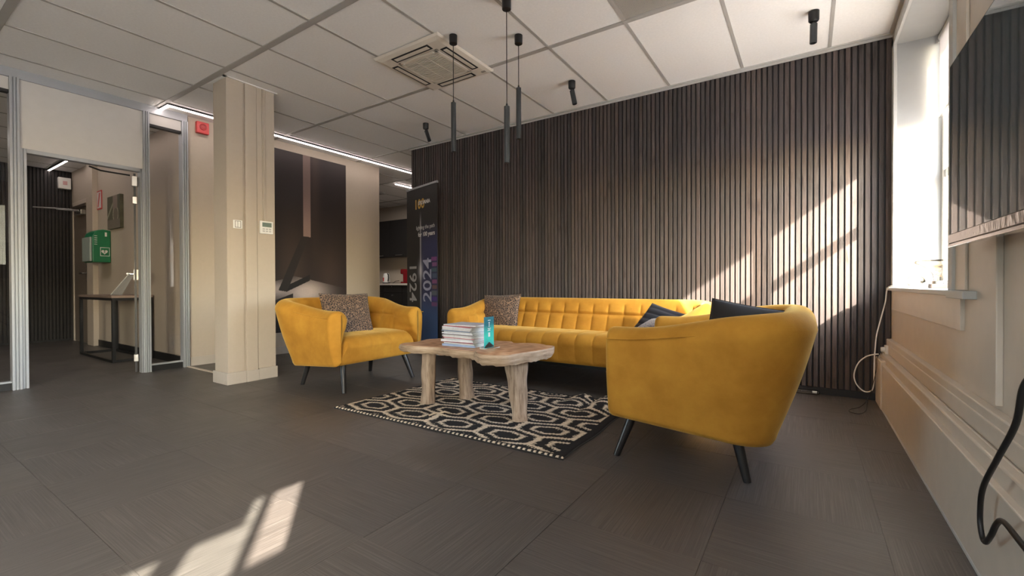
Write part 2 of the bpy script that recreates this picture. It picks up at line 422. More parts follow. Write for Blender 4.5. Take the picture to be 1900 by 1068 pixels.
# radiator casing and cable trunking along the window wall
rc = struct('trim_3', MB().box(.425, WX+.001, -3.9, 3.96, .012, .312), M['cream'], bevel=.004)
MB().box(.418, WX, 3.965, 4.245, .0, .335).build('end_cap', M['cream'], rc, bevel=.006)
MB().box(.423, .430, -3.9, 3.96, .0, .014).build('bottom_edge', M['white'], rc, bevel=.002)
ct = struct('trim_4', MB().box(.480, WX+.001, -3.9, 4.245, .365, .468), M['cream'], bevel=.005)
MB().box(.474, .482, -3.9, 4.10, .378, .435).build('trunking_cover', M['cream'], ct, bevel=.003)
MB().box(.470, .4805, -3.9, 4.10, .352, .368).build('trunking_lip', M['cream'], ct, bevel=.004)
MB().box(.445, WX, -3.9, 4.245, .308, .366).build('casing_top', M['cream'], rc, bevel=.006)

# wall behind the camera and side walls that close the office
struct('wall_front', MB().box(-5.7, .6, -4.2, -4.0, 0, CEIL), M['wall'])

# poster wall, corridor walls, pantry walls
struct('wall_left', MB().box(LX-.13, LX, 2.115, 4.69, 0, CEIL+.03), M['wall'])
struct('baseboard_left', MB().box(LX, LX+.012, 2.116, 4.69, 0, .095), M['skirt'], bevel=.002)
struct('wall_corridor', MB().box(-9.9, LX-.13, 2.12, 2.22, 0, CEIL+.03), M['wall'])
struct('baseboard_corridor', MB().box(-8.58, LX-.13, 2.106, 2.12, 0, .09), M['darktrim'], bevel=.002)
b = MB(); b.box(-10.0, -9.875, -1.6, 2.22, 0, CEIL+.03)
M['darkslat'] = mat('black_stained_slat', (.016, .013, .013), .6, var=.3, nscale=30)
wc = struct('wall_corridor_end', b, M['darktrim'])
pr = None
for k in range(34):
    y_ = 2.10 - k*.04
    if pr is None: pr = MB().box(0, .026, -.0135, .0135, .03, CEIL-.005).build('slat', M['darkslat'], wc, bevel=.0018, seg=1); q = pr
    else: q = pr.copy(); COL.objects.link(q)
    q.location = (-9.876, y_, 0)
struct('wall_corridor_side', MB().box(-10.0, LX-.05, -1.75, -1.6, 0, CEIL+.03), M['wall'])
b = MB(); b.box(-10.2, -4.3, 7.201, 7.35, 0, CEIL+.03); b.box(-10.2, -10.05, 2.2, 7.3, 0, CEIL+.03); b.box(-4.45, -4.3, WY+.25, 7.3, 0, CEIL+.03)
struct('wall_pantry', b, M['wall'])

# pale divider strip in the floor between partition and column
struct('trim_5', MB().box(-5.58, -4.47, 2.068, 2.100, 0, .008), M['cream'], bevel=.002)

# glazed partition with door opening
wp = struct('wall_partition', MB().box(LX-.05, LX+.03, -4.2, 2.10, CEIL-.075, CEIL+.005), M['alu'], bevel=.003)
def post(y0, y1, z1=CEIL-.07, d=.045, grooves=2):
    n_ = grooves; w_ = (y1-y0)/(n_+1); poly = []
    prof = [(LX-.05, y0)]
    prof.append((LX+d, y0))
    for k in range(n_):
        yc = y0 + w_*(k+1)
        prof += [(LX+d, yc-.004), (LX+d-.012, yc-.003), (LX+d-.012, yc+.003), (LX+d, yc+.004)]
    prof += [(LX+d, y1), (LX-.05, y1)]
    return MB().prism(prof, 0, z1)
post(.815, .872).build('post', M['alu'], wp); post(.872, .912, 2.035, .03, 1).build('door_jamb', M['alu'], wp)
post(1.712, 1.762).build('post', M['alu'], wp); post(1.690, 1.712, 2.035, .03, 1).build('door_jamb', M['alu'], wp)
post(2.045, 2.100, d=.04).build('post', M['alu'], wp)
for y0 in (-.55, -1.9, -3.3): post(y0, y0+.055).build('post', M['alu'], wp)
MB().box(LX-.04, LX+.03, .905, 1.70, 2.0, 2.035).build('door_head', M['alu'], wp, bevel=.003)
MB().box(LX-.03, LX+.02, .872, 1.712, 2.036, CEIL-.075).build('solid_panel', M['panel'], wp, bevel=.002)
def bay(y0, y1, ztop):
    MB().box(LX-.03, LX+.015, y0, y1, ztop+.025, CEIL-.075).build('solid_panel', M['panel'], wp, bevel=.002)
    b = MB(); b.box(LX-.03, LX+.02, y0, y1, ztop, ztop+.026); b.build('glazing_bead', M['darktrim'], wp)
    MB().box(LX-.03, LX+.022, y0, y1, .06, .075).build('glazing_bead', M['alu'], wp, bevel=.002)
    MB().box(LX-.035, LX+.012, y0, y1, 0, .06).build('plinth', M['darktrim'], wp)
    MB().box(LX-.012, LX-.004, y0, y1, .07, ztop+.01).build('glass_pane', M['glass'], wp)
bay(1.762, 2.045, 2.48); bay(-.495, .815, 2.48); bay(-1.845, -.55, 2.48); bay(-3.245, -1.9, 2.48)
MB().box(LX-.003, LX-.001, -.49, .79, 1.05, 1.54).build('frosted_band', M['frost'], wp)
# open glass door: swung into the corridor, seen edge-on
D0 = Vector((-5.60, 1.660)); dd = Vector((-.957, .292)); nn = Vector((-dd.y, dd.x)) * -1
d1 = thing('door_1', None, None, (D0.x, D0.y, 0), kind='structure')
def slab(u0, u1, t0, t1, z0, z1):
    P = [D0 + dd*u + Vector((-dd.y, dd.x))*t_ for u, t_ in ((u0, t0), (u1, t0), (u1, t1), (u0, t1))]
    return MB().prism([(p.x, p.y) for p in P], z0, z1)
slab(.014, .80, -.004, .004, .01, 1.985).build('glass_leaf', M['glass'], d1)
slab(-.004, .012, -.009, .009, .01, 1.985).build('edge_seal', M['black'], d1)
for z in (.15, 1.72): slab(-.012, .05, -.018, .018, z-.035, z+.035).build('hinge', M['steel'], d1, bevel=.003)
slab(-.01, .05, -.022, .022, 1.86, 1.96).build('closer_body', M['steel'], d1, bevel=.004)
hb = slab(.66, .76, -.022, .022, .93, 1.05).build('lock_case', M['steel'], d1, bevel=.004)
b = MB(); b.tube([(D0.x+dd.x*.70+.02*0, D0.y+dd.y*.70-.02, 1.0), (D0.x+dd.x*.70-.02, D0.y+dd.y*.70-.075, 1.0), (D0.x+dd.x*.58, D0.y+dd.y*.58-.075, 1.0)], .009)
b.tube([(D0.x+dd.x*.70, D0.y+dd.y*.70+.02, 1.0), (D0.x+dd.x*.70+.02, D0.y+dd.y*.70+.075, 1.0), (D0.x+dd.x*.58, D0.y+dd.y*.58+.075, 1.0)], .009)
b.build('handle', M['chrome'], d1, smooth=True)
b = MB(); b.tube([(-5.62, 1.63, 1.965), (-5.66, 1.42, 1.975), (-5.63, 1.33, 1.992)], .008); b.build('closer_arm', M['black'], d1, smooth=True)

# square column with boxed-in conduits
cX0, cX1, cY0, cY1 = -4.465, -4.235, 1.892, 2.315
colm = struct('wall_column', MB().box(cX0, cX1, cY0, cY1, 0, CEIL+.005), M['wall'], bevel=.003)
MB().box(cX1-.001, cX1+.012, cY0, 2.030, .10, CEIL-.001).build('facing_board', M['wall'], colm, bevel=.002)
MB().box(cX1-.001, cX1+.020, 2.046, 2.145, .0, CEIL-.001).build('cable_duct', M['wall'], colm, bevel=.003)
MB().box(cX1-.001, cX1+.010, 2.150, 2.314, .10, CEIL-.001).build('facing_board', M['wall'], colm, bevel=.002)
MB().box(cX1+.009, cX1+.020, 2.196, 2.203, 1.46, CEIL-.001).build('cable_duct', M['wall'], colm, bevel=.002)
MB().box(cX1+.009, cX1+.022, 2.205, 2.224, 1.46, CEIL-.001).build('cable_duct', M['wall'], colm, bevel=.002)
b = MB(); b.box(cX0-.014, cX1+.026, cY0-.014, 2.040, 0, .105); b.box(cX1-.01, cX1+.030, 2.042, 2.150, 0, .100); b.box(cX1-.01, cX1+.022, 2.152, 2.325, 0, .105); b.box(cX0-.012, cX0+.02, cY0, cY1+.01, 0, .1)
b.build('skirting', M['skirt'], colm, bevel=.003)
b = MB(); b.box(cX0-.035, cX1+.03, cY0-.025, cY0, CEIL-.004, CEIL+.002); b.box(cX1, cX1+.03, cY0-.025, cY1+.02, CEIL-.004, CEIL+.002)
b.build('ceiling_collar', M['tile'], colm)

# ground and sky-lit surroundings outside the windows
struct('ground', MB().box(.86, 30, -30, 30, -.35, -.25), M['concrete'])

# corridor door (solid) in the corridor wall
d2 = thing('door_2', None, None, (-9.07, 2.12, 0), kind='structure')
b = MB(); b.box(-9.76, -9.70, 2.095, 2.125, 0, 2.16); b.box(-8.95, -8.90, 2.095, 2.125, 0, 2.16); b.box(-9.76, -8.90, 2.095, 2.125, 2.10, 2.18); b.build('door_frame', M['cream'], d2, bevel=.003)
MB().box(-9.70, -8.95, 2.104, 2.13, .01, 2.10).build('door_leaf', mat('greige_door', (.17, .14, .115), .5), d2, bevel=.003)
b = MB(); b.box(-9.06, -9.01, 2.095, 2.105, .95, 1.20); b.tube([(-9.035, 2.10, 1.06), (-9.035, 2.05, 1.06), (-9.20, 2.05, 1.06)], .01); b.build('handle', M['steel'], d2)
b = MB(); b.box(-9.36, -9.10, 2.05, 2.104, 1.95, 2.02); b.build('closer_body', M['steel'], d2, bevel=.004)
b = MB(); b.box(-9.60, -8.92, 2.06, 2.104, 2.055, 2.10); b.build('closer_rail', mat('bronze_rail', (.2, .16, .13), .4, .8), d2, bevel=.003)
b = MB(); b.tube([(-9.2, 2.05, 2.01), (-9.40, 1.85, 2.03), (-9.5, 1.62, 2.03)], .010); b.tube([(-9.15, 2.05, 1.99), (-9.35, 1.84, 2.01)], .008); b.build('closer_arm', M['steel'], d2)
struct('trim_6', MB().box(-8.88, -8.60, 2.06, 2.121, 0, CEIL+.01), M['wall'], bevel=.003)

# ================================================================== SEATING
def sstep(a, b, x):
    t = np.clip((x-a)/(b-a), 0, 1); return t*t*(3-2*t)
def tub_shell(hw, yf, yb, zbf, zbb, h_arm, h_back, lean_a, lean_b, th_a, th_b, zs, tuft, rowz, r=.17, ns=220):
    """U-shaped upholstered shell; local frame: +y is the front, x the width"""
    # plan path
    seg = [yf-(yb+r), math.pi/2*r, 2*(hw-r), math.pi/2*r, yf-(yb+r)]; L = sum(seg); S = np.linspace(0, L, ns)
    px = np.zeros(ns); py = np.zeros(ns); nx = np.zeros(ns); ny = np.zeros(ns)
    for i, s_ in enumerate(S):
        a = seg[0]
        if s_ <= a: px[i], py[i], nx[i], ny[i] = -hw, yf-s_, -1, 0
        elif s_ <= a+seg[1]:
            q = (s_-a)/r; px[i], py[i] = -hw+r-r*math.cos(q), yb+r-r*math.sin(q); nx[i], ny[i] = -math.cos(q), -math.sin(q)
        elif s_ <= a+seg[1]+seg[2]: px[i], py[i], nx[i], ny[i] = -hw+r+(s_-a-seg[1]), yb, 0, -1
        elif s_ <= L-seg[4]:
            q = (s_-a-seg[1]-seg[2])/r; px[i], py[i] = hw-r+r*math.sin(q), yb+r-r*math.cos(q); nx[i], ny[i] = math.sin(q), -math.cos(q)
        else: px[i], py[i], nx[i], ny[i] = hw, yb+r+(s_-(L-seg[4])), 1, 0
    fr = np.minimum(S, L-S)                       # distance from the nearer front end
    wb_ = sstep(seg[0]*.35, seg[0]+seg[1], fr)    # 0 at arm front, 1 on the back
    h = h_arm + (h_back-h_arm)*sstep(.08, seg[0]+seg[1]*.8, fr)
    lean = lean_a + (lean_b-lean_a)*sstep(seg[0]*.1, seg[0]+seg[1], fr); th = th_a + (th_b-th_a)*wb_
    zb = zbb + (zbf-zbb)*(py-yb)/(yf-yb)
    nt_o, nt_c, nt_i = 22, 14, 56
    rows = []
    for i in range(ns):
        R_ = th[i]/2; zt = h[i]-R_; pts = []
        for k in range(nt_o):                      # outside, rising, slightly bellied
            q = k/(nt_o-1); z = zb[i] + .02 + (zt-zb[i]-.02)*q; pts.append((lean[i]*q**1.15 + .016*math.sin(math.pi*q) , z, 0, 0))
        for k in range(1, nt_c):
            q = math.pi*k/nt_c; pts.append((lean[i]-R_+R_*math.cos(q), zt+R_*math.sin(q), 0, .3))
        ib = -.035 - .10*sstep(.0, .22, fr[i])
        for k in range(nt_i):
            q = k/(nt_i-1); z = zt + (zs-.10-zt)*q; o_ = (lean[i]-th[i])*(1-q) + (ib)*q
            pts.append((o_, z, 1, 1))
        z = zs-.10
        pts.append((ib+.005, max(zb[i]+.03, .24), 0, 0)); pts.append((ib*.7, zb[i], 0, 0)); pts.append((-.012, zb[i], 0, 0))
        rows.append(pts)
    A = np.array(rows)                             # ns, nt, (o, z, inner, tuftweight)
    o_, z_ = A[..., 0], A[..., 1]
    # tufting on the inside: pillows between seams
    sm = (S - L/2)/tuft + (.5 if tuft_even(seg[2]-.1, tuft) else 0)
    fs = np.abs(np.sin(np.pi*sm))**.18
    inn = A[..., 2]
    wrow = np.clip(np.abs(z_-rowz)/.026, 0, 1)**.55 if rowz else np.ones_like(z_)
    wfr = sstep(.10, .2, fr)[:, None]
    pil = fs[:, None]*wrow
    o_ = o_ - inn*wfr*(pil-.70)*.030 - (A[..., 3] == .3)*wfr*(fs[:, None]-.8)*.003
    # gathers near arm fronts
    o_ = o_ - inn*(1-wfr)*.006*np.sin(z_*75)*.6
    P = np.stack([px[:, None]+nx[:, None]*o_, py[:, None]+ny[:, None]*o_, z_], -1)
    # rounded front caps
    def cap(i0, sgn):
        ring = P[i0]; c = ring.mean(0); out = []
        for k in range(1, 9):
            q = k/8*math.pi/2; f = math.cos(q)*.98+.02*(1-k/8)
            rr = c + (ring-c)*np.array([max(f, .0), 1, max(f, 0)*.0+1-(1-f)*.16]); rr[:, 1] = ring[:, 1] + .045*math.sin(q); out.append(rr)
        return out
    c0 = cap(0, 1)[::-1]; c1 = cap(ns-1, 1)
    return np.concatenate([np.array(c0), P, np.array(c1)], 0)
def tuft_even(w_, t_): return int(round(w_/t_)) % 2 == 1
def seat_block(hw_top, hw_bot, yb, yf, zs, zbf, zbb, tuft, ns=200, dip=.012, amp=.011):
    prof = []
    for k in range(26): q = k/25; prof.append((yb+(yf-.085-yb)*q, zs-dip*(1-q)**1.3+.012*math.sin(math.pi*q), 1))
    for k in range(1, 13): q = math.pi/2*k/12; prof.append((yf-.085+.085*math.sin(q), zs-.088+.085*math.cos(q), 1))
    for k in range(1, 17): q = k/16; prof.append((yf-.018*q, zs-.088+(zbf+.03-zs+.088)*q, 1))
    for k in range(1, 6): q = math.pi/2*k/5; prof.append((yf-.018-.03+.03*math.cos(q), zbf+.03-.03*math.sin(q), 0))
    prof.append((yb, zbb+.01, 0)); prof.append((yb, zs-.02, 0))
    pr_ = np.array(prof); xi = np.linspace(-1, 1, ns); hwz = hw_top + (hw_bot-hw_top)*np.clip((zs-pr_[:, 1])/(zs-zbf), 0, 1)**1.2
    X = xi[:, None]*hwz[None]; sm = X/tuft + (.5 if tuft_even(2*hw_top, tuft) else 0)
    fs = np.abs(np.sin(np.pi*sm))**.18
    # profile normals
    d = np.gradient(pr_[:, :2], axis=0); nrm = np.stack([-d[:, 1], d[:, 0]], -1); nrm /= np.linalg.norm(nrm, axis=1)[:, None]+1e-9
    D = (fs-.75)*amp*pr_[None, :, 2]
    Y = pr_[None, :, 0] + nrm[None, :, 0]*D; Z = pr_[None, :, 1] + nrm[None, :, 1]*D
    return np.stack([X, np.broadcast_to(Y, X.shape), np.broadcast_to(Z, X.shape)], -1)
def cap_ends(o):
    bm = bmesh.new(); bm.from_mesh(o.data)
    bes = [e for e in bm.edges if e.is_boundary]
    bmesh.ops.holes_fill(bm, edges=bes, sides=0); bmesh.ops.recalc_face_normals(bm, faces=bm.faces)
    for f in bm.faces: f.smooth = True
    bm.to_mesh(o.data); bm.free(); return o
def leg(r, foot, top, m=None, r0=.017, r1=.027):
    return MB().cyl(foot, top, r0, r1, 14).build('leg', m or M['blackwood'], r, local=True, smooth=True)

def armchair(label, loc, rz):
    r = thing('armchair', label, 'armchair', loc, rz, 'mustard velvet tub armchairs')
    P = tub_shell(.462, .280, -.40, 0.222, .172, .662, .755, .050, .150, .180, .155, .43, .215, .585)
    cap_ends(grid_obj('shell', P, M['velvet'], r, closed=(False, True)))
    cap_ends(grid_obj('seat', seat_block(.325, .435, -.33, .318, .445, .222, .19, .215), M['velvet'], r, closed=(False, True)))
    # welt that runs along the outer edge of each arm
    for sg in (-1, 1):
        pts = [(sg*(.462+.056-.0+.05*max(0, (.2-y_)/.5)), y_, .610+.055*sstep(.0, .6, .28-y_)) for y_ in np.linspace(.295, -.22, 24)]
        MB().tube(pts, .0035, 6).build('welt', M['velvet'], r, local=True, smooth=True)
    for (fx, fy, tx_, ty_) in ((-.375, .300, -.33, .22), (.375, .300, .33, .22), (-.365, -.295, -.33, -.235), (.365, -.295, .33, -.235)):
        leg(r, (fx, fy, 0), (tx_, ty_, .235))
    return r
chL = armchair('mustard velvet armchair by the white column with a leopard cushion on it', (-3.405, 2.625, 0), math.radians(-90))
chR = armchair('mustard velvet armchair nearest the window, seen from its side, with a black cushion', (-.515, 2.57, 0), math.radians(90))
sofa = thing('sofa', 'long mustard velvet sofa with square tufting in front of the slat wall', 'sofa', (-1.78, 3.60, 0), math.pi)
P = tub_shell(1.075, .335, -.40, .225, .20, .645, .735, .045, .135, .15, .15, .45, .152, .588, ns=640)
cap_ends(grid_obj('shell', P, M['velvet'], sofa, closed=(False, True)))
cap_ends(grid_obj('seat', seat_block(.96, 1.05, -.33, .355, .472, .225, .20, .152, ns=420, dip=.045, amp=.016), M['velvet'], sofa, closed=(False, True)))
for (fx, fy) in ((-.98, .27), (.98, .27), (-.98, -.33), (.98, -.33)): leg(sofa, (fx, fy, 0), (fx*.96, fy*.85, .235))

def pillow(name, label, cat, w_, h_, t_, m, loc, rot, group=None, quilt=0, n_=44):
    u = np.linspace(-1, 1, n_); U, V = np.meshgrid(u, u, indexing='ij')
    T = t_/2*(np.clip((1-U**2)*(1-V**2), 0, 1))**.42
    T = T*(1 + .05*np.sin(5*U+1)*np.cos(4*V)) 
    if quilt: T = T*(.75+.25*np.abs(np.sin(V*quilt))**.5)
    X = U*w_/2*(1-.055*(1-V**2)); Z = V*h_/2*(1-.055*(1-U**2))
    F_ = np.stack([X, -T, Z], -1); B_ = np.stack([X, T, Z], -1)[::-1]
    Pp = np.concatenate([F_, B_[1:-1]], 0)
    r = thing(name, label, cat, loc, 0, group)
    r.rotation_euler = rot
    o = grid_obj('cover', Pp, m, r, closed=(True, False)); cap_ends(o)
    pts = [(s_*w_/2*(1-.055*(1-q*q)), 0, q*h_/2) for s_, q in [(1, a) for a in np.linspace(-1, 1, 16)]]
    MB().tube([(w_/2*(1-.055*(1-q*q)), 0, q*h_/2) for q in np.linspace(-1, 1, 16)] + [(q*w_/2, 0, h_/2*(1-.055*(1-q*q))) for q in np.linspace(1, -1, 16)][1:] +
              [(-w_/2*(1-.055*(1-q*q)), 0, q*h_/2) for q in np.linspace(1, -1, 16)][1:] + [(q*w_/2, 0, -h_/2*(1-.055*(1-q*q))) for q in np.linspace(-1, 1, 16)][1:], .004, 6).build('seam', m, r, local=True, smooth=True)
    return r
R_ = math.radians
pillow('cushion', 'leopard print cushion leaning in the armchair by the column', 'cushion', .45, .44, .13, M['leopard'], (-3.51, 2.585, .590), (R_(-24), R_(1), R_(76)), 'leopard cushions')
pillow('cushion', 'leopard print cushion at the left end of the sofa', 'cushion', .42, .37, .13, M['leopard'], (-2.635, 3.77, .590), (R_(-20), R_(-2), R_(8)), 'leopard cushions')
pillow('cushion', 'black cushion in the armchair nearest the window', 'cushion', .46, .38, .13, M['blackcloth'], (-.27, 2.80, .568), (R_(-14), R_(9), 0))
pillow('cushion', 'navy quilted cushion at the right end of the sofa', 'cushion', .38, .36, .12, M['navy'], (-1.0, 3.68, .535), (R_(-44), R_(14), R_(-18)), quilt=9)
pillow('cushion', 'leopard print cushion peeping out under the navy quilted cushion', 'cushion', .40, .38, .10, M['leopard'], (-.90, 3.43, .535), (R_(-76), R_(2), R_(-12)), 'leopard cushions')

# ================================================================== COFFEE TABLE
TZ = .44
tb = thing('coffee_table', 'live-edge teak slab coffee table on four tree-stump legs', 'table', (-2.0, 2.5, 0))
top = [(-2.46, 2.25), (-2.32, 2.25), (-2.14, 2.29), (-1.98, 2.26), (-1.85, 2.27), (-1.70, 2.25), (-1.60, 2.24), (-1.5, 2.28), (-1.46, 2.40), (-1.43, 2.58), (-1.47, 2.70), (-1.58, 2.82), (-1.70, 2.83), (-1.80, 2.77), (-1.88, 2.83), (-2.02, 2.80), (-2.2, 2.79), (-2.34, 2.78), (-2.48, 2.67), (-2.52, 2.58), (-2.48, 2.43), (-2.51, 2.33)]
def smooth_loop(P, k=6, jit=.0):
    P = np.array(P, float); n_ = len(P); out = []
    for i in range(n_):
        p0, p1, p2, p3 = P[i-1], P[i], P[(i+1) % n_], P[(i+2) % n_]
        for t_ in np.linspace(0, 1, k, endpoint=False):
            out.append(.5*((2*p1)+(-p0+p2)*t_+(2*p0-5*p1+4*p2-p3)*t_**2+(-p0+3*p1-3*p2+p3)*t_**3))
    o_ = np.array(out); return o_ + rng.normal(0, jit, o_.shape)
def slab_mesh(loop, zt, th, inset, name, mt, parent, under=.7):
    c = loop.mean(0); rs = []
    n_ = len(loop)
    ph = np.arange(n_)
    wob = .006*np.sin(ph*.9)+.005*np.sin(ph*2.3+1)
    for f, dz, w_ in ((1-inset, 0, 0), (1-.004, -.004, 0), (1.0, -.012, 0), (1.004, -th*.35, .6), (1-.02, -th*.7, 1), (1-.07, -th, .6), (under, -th*1.02, 0)):
        rr = c + (loop-c)*f; z = zt + dz + wob*w_
        rs.append([(rr[i, 0]+wob[i]*w_, rr[i, 1], float(np.broadcast_to(z, (n_,))[i])) for i in range(n_)])
    return MB().rings(rs)
lp = smooth_loop(top, 6, .0015)
slab_mesh(lp, TZ-.001, .052, .012, 'slab', None, tb).build('slab', M['bark'], tb, smooth=True)
MB().rings([[(p[0], p[1], TZ-.004) for p in (lp.mean(0)+(lp-lp.mean(0))*.985)], [(p[0], p[1], TZ+.0005) for p in (lp.mean(0)+(lp-lp.mean(0))*.978)]]).build('slab_face', M['tabletop'], tb, smooth=True)
# second, rounder slice overlapping at the window end
sec = [(-1.765, 2.27), (-1.72, 2.19), (-1.62, 2.135), (-1.50, 2.19), (-1.465, 2.32), (-1.425, 2.48), (-1.415, 2.62), (-1.46, 2.72), (-1.58, 2.70), (-1.66, 2.61), (-1.715, 2.46)]
ls = smooth_loop(sec, 7, .0012)
slab_mesh(ls, TZ+.011, .066, .012, 'slice', None, tb).build('slice', M['bark'], tb, smooth=True)
MB().rings([[(p[0], p[1], TZ+.009) for p in (ls.mean(0)+(ls-ls.mean(0))*.975)], [(p[0], p[1], TZ+.0125) for p in (ls.mean(0)+(ls-ls.mean(0))*.955)]]).build('slice_face', M['tabletop'], tb, smooth=True)
def stump(foot, topp, r0, r1, sq=1.0, seed=0):
    rg = np.random.default_rng(seed); a = np.linspace(0, 2*math.pi, 26, endpoint=False); rs = []
    lob = 1 + .10*np.cos(2*a+seed) + .06*np.cos(3*a+2*seed) + .03*rg.normal(size=26)
    for k in range(13):
        q = k/12; c = np.array(foot)*(1-q)+np.array(topp)*q; rr = (r0*(1-q)+r1*q)*(1+.05*math.sin(4*q*math.pi+seed)) * (1 + (.10*(1-q/.12) if q < .12 else 0))
        c = c + np.array((.008*math.sin(3*q+seed), .006*math.sin(4*q+seed*2), 0))
        rs.append([(c[0]+math.cos(t_)*rr*l_*sq, c[1]+math.sin(t_)*rr*l_, c[2]) for t_, l_ in zip(a, lob)])
    return MB().rings(rs).build('leg', M['stump'], tb, smooth=True)
stump((-2.325, 2.385, .012), (-2.30, 2.40, .40), .050, .056, 1, 1)
stump((-2.185, 2.665, .012), (-2.195, 2.655, .40), .058, .060, 1, 2)
stump((-1.525, 2.40, .012), (-1.57, 2.43, .39), .047, .078, 1, 3)
stump((-1.735, 2.72, .012), (-1.75, 2.70, .40), .048, .050, 1, 4)

# magazines on the table, one by one
cover_cols = [(.62, .62, .66), (.42, .10, .12), (.70, .70, .72), (.30, .30, .34), (.66, .64, .62), (.22, .26, .34), (.60, .62, .68), (.72, .72, .74), (.20, .18, .18), (.64, .66, .70), (.70, .68, .66), (.50, .16, .18), (.60, .64, .72), (.74, .74, .76), (.30, .08, .10), (.40, .44, .36), (.34, .44, .64)][::-1]
names = ['blue', 'olive grey', 'dark red', 'white', 'pale blue', 'red', 'cream', 'silver', 'black', 'white', 'light grey', 'navy', 'beige', 'dark grey', 'white', 'crimson', 'white']
M['pages'] = mat('paper_pages', (.66, .65, .63), .8, nscale=200, var=.2)
ordn = ['bottom', 'second from the bottom', 'third from the bottom', 'fourth from the bottom', 'fifth from the bottom', 'sixth from the bottom', 'seventh from the bottom', 'eighth from the bottom', 'middle', 'eighth from the top', 'seventh from the top', 'sixth from the top', 'fifth from the top', 'fourth from the top', 'third from the top', 'second from the top', 'topmost']
z = TZ + .0015
for k in range(17):
    th_ = [.014, .009, .008, .013, .007, .006, .008, .008, .006, .009, .007, .008, .007, .009, .007, .006, .007][k]*1.06
    L_, W_ = .285 - .02*rng.random(), .212 + .008*rng.random(); an = R_(rng.uniform(-6, 6)); dx, dy = rng.uniform(-.014, .014), rng.uniform(-.010, .010)
    if k > 11: an += R_(rng.uniform(-7, 7))
    r = thing('magazine', f'{names[k]} magazine, {ordn[k]} of the stack on the teak coffee table', 'magazine', (-2.025+dx, 2.485+dy, z), an, 'stack of magazines')
    cm = mat('cover_' + names[k].replace(' ', '_'), cover_cols[k], .35, var=.12, nscale=25)
    MB().box(-L_/2+.003, L_/2-.003, -W_/2+.001, W_/2-.003, .0008, th_-.0008).build('pages', M['pages'], r, local=True)
    b = MB(); b.box(-L_/2, L_/2, -W_/2, W_/2, 0, .0008); b.box(-L_/2, L_/2, -W_/2, W_/2, th_-.0008, th_)
    if k % 3 != 1: b.box(-L_/2, L_/2, -W_/2-.0006, -W_/2+.0006, 0, th_)
    b.build('cover', cm, r, local=True)
    z += th_ + .0002
# teal flyer in an acrylic stand
fx, fy = -1.785, 2.42
cd = thing('flyer_stand', 'teal flyer standing in a clear acrylic holder beside the magazine stack', 'flyer', (fx, fy, TZ+.0045))
t = NT('teal_print'); v = t.obj(); sp = t.n('SeparateXYZ'); t.l(v, sp.inputs[0])
mr = t.n('MapRange', i_1=0.0, i_2=.21); t.l(sp.outputs[2], mr.inputs[0])
nz = t.noise(v, 14, 2); ad = t.n('Math', operation='MULTIPLY_ADD'); t.l(nz, ad.inputs[0]); ad.inputs[1].default_value = .5; t.l(mr.outputs[0], ad.inputs[2])
t.l(t.ramp(ad.outputs[0], (.25, (.02, .30, .30)), (.55, (.05, .62, .48)), (.85, (.04, .40, .36)), (1.1, (.03, .17, .20))), t.b.inputs['Base Color']); t.b.inputs['Roughness'].default_value = .25
MB().box(fx-.0015, fx+.0015, fy-.054, fy+.054, TZ+.008, TZ+.215).build('flyer', t.m, cd)
b = MB(); b.box(fx-.03, fx+.045, fy-.058, fy+.058, TZ+.0048, TZ+.0078); b.box(fx-.0055, fx-.0025, fy-.056, fy+.056, TZ+.0078, TZ+.217); b.box(fx+.0025, fx+.0055, fy-.056, fy+.056, TZ+.0078, TZ+.217)
b.build('acrylic_holder', M['glass'], cd)
b = MB()
for (a, c, z0, z1) in ((-.014, .016, .190, .194), (-.005, .006, .172, .180), (-.003, .004, .160, .170), (-.006, .006, .150, .156), (-.016, .018, .136, .140), (-.012, .012, .129, .132), (-.018, .014, .122, .126), (-.010, .010, .082, .110)):
    b.box(fx+.0015, fx+.0019, fy+a, fy+c, TZ+z0, TZ+z1)
b.build('print_marks', M['plastic'], cd)
b = MB(); b.add([(fx+.0016, fy-.05, TZ+.010), (fx+.0016, fy+.05, TZ+.010), (fx+.0016, fy+.05, TZ+.018), (fx+.0016, fy, TZ+.048), (fx+.0016, fy-.05, TZ+.018)], [(0, 1, 2, 3, 4)])
b.build('dark_wedge', M['black'], cd)
b = MB(); b.box(fx-.035, fx-.030, fy-.058, fy+.058, TZ+.005, TZ+.018); b.box(fx-.03, fx+.047, fy-.060, fy-.057, TZ+.0048, TZ+.010); b.box(fx+.044, fx+.047, fy-.060, fy+.06, TZ+.0048, TZ+.010); b.build('holder_edge', M['plastic'], cd)

# ================================================================== RUG
rug = thing('rug', 'black and cream hexagon patterned woven rug under the coffee table', 'rug', (-1.91, 2.53, 0))
na, nb = 360, 236
U, V = np.meshgrid(np.linspace(0, 1, na), np.linspace(0, 1, nb), indexing='ij')
c00, c10, c11, c01 = np.array((-2.80, 1.945)), np.array((-1.012, 1.985)), np.array((-1.03, 3.10)), np.array((-2.755, 3.135))
XY = (c00*(1-U)[..., None]*(1-V)[..., None] + c10*U[..., None]*(1-V)[..., None] + c11*U[..., None]*V[..., None] + c01*(1-U)[..., None]*V[..., None])
X, Y = XY[..., 0], XY[..., 1]
Y = Y + .006*np.sin(X*9)*(V) + .004*np.sin(X*31)*(V > .97) ; X = X + .006*np.sin(Y*11)*U
jag = rng.normal(0, .006, X.shape); jag = (jag + np.roll(jag, 1, 0))/1.4
Xp, Yp = X + .012*np.sin(Y*17) + jag*.9, Y + .008*np.sin(X*13+1) + jag*.5 + .004*np.sin(X*330)
A_, H_ = .38, .195; best = np.full(X.shape, 9.)
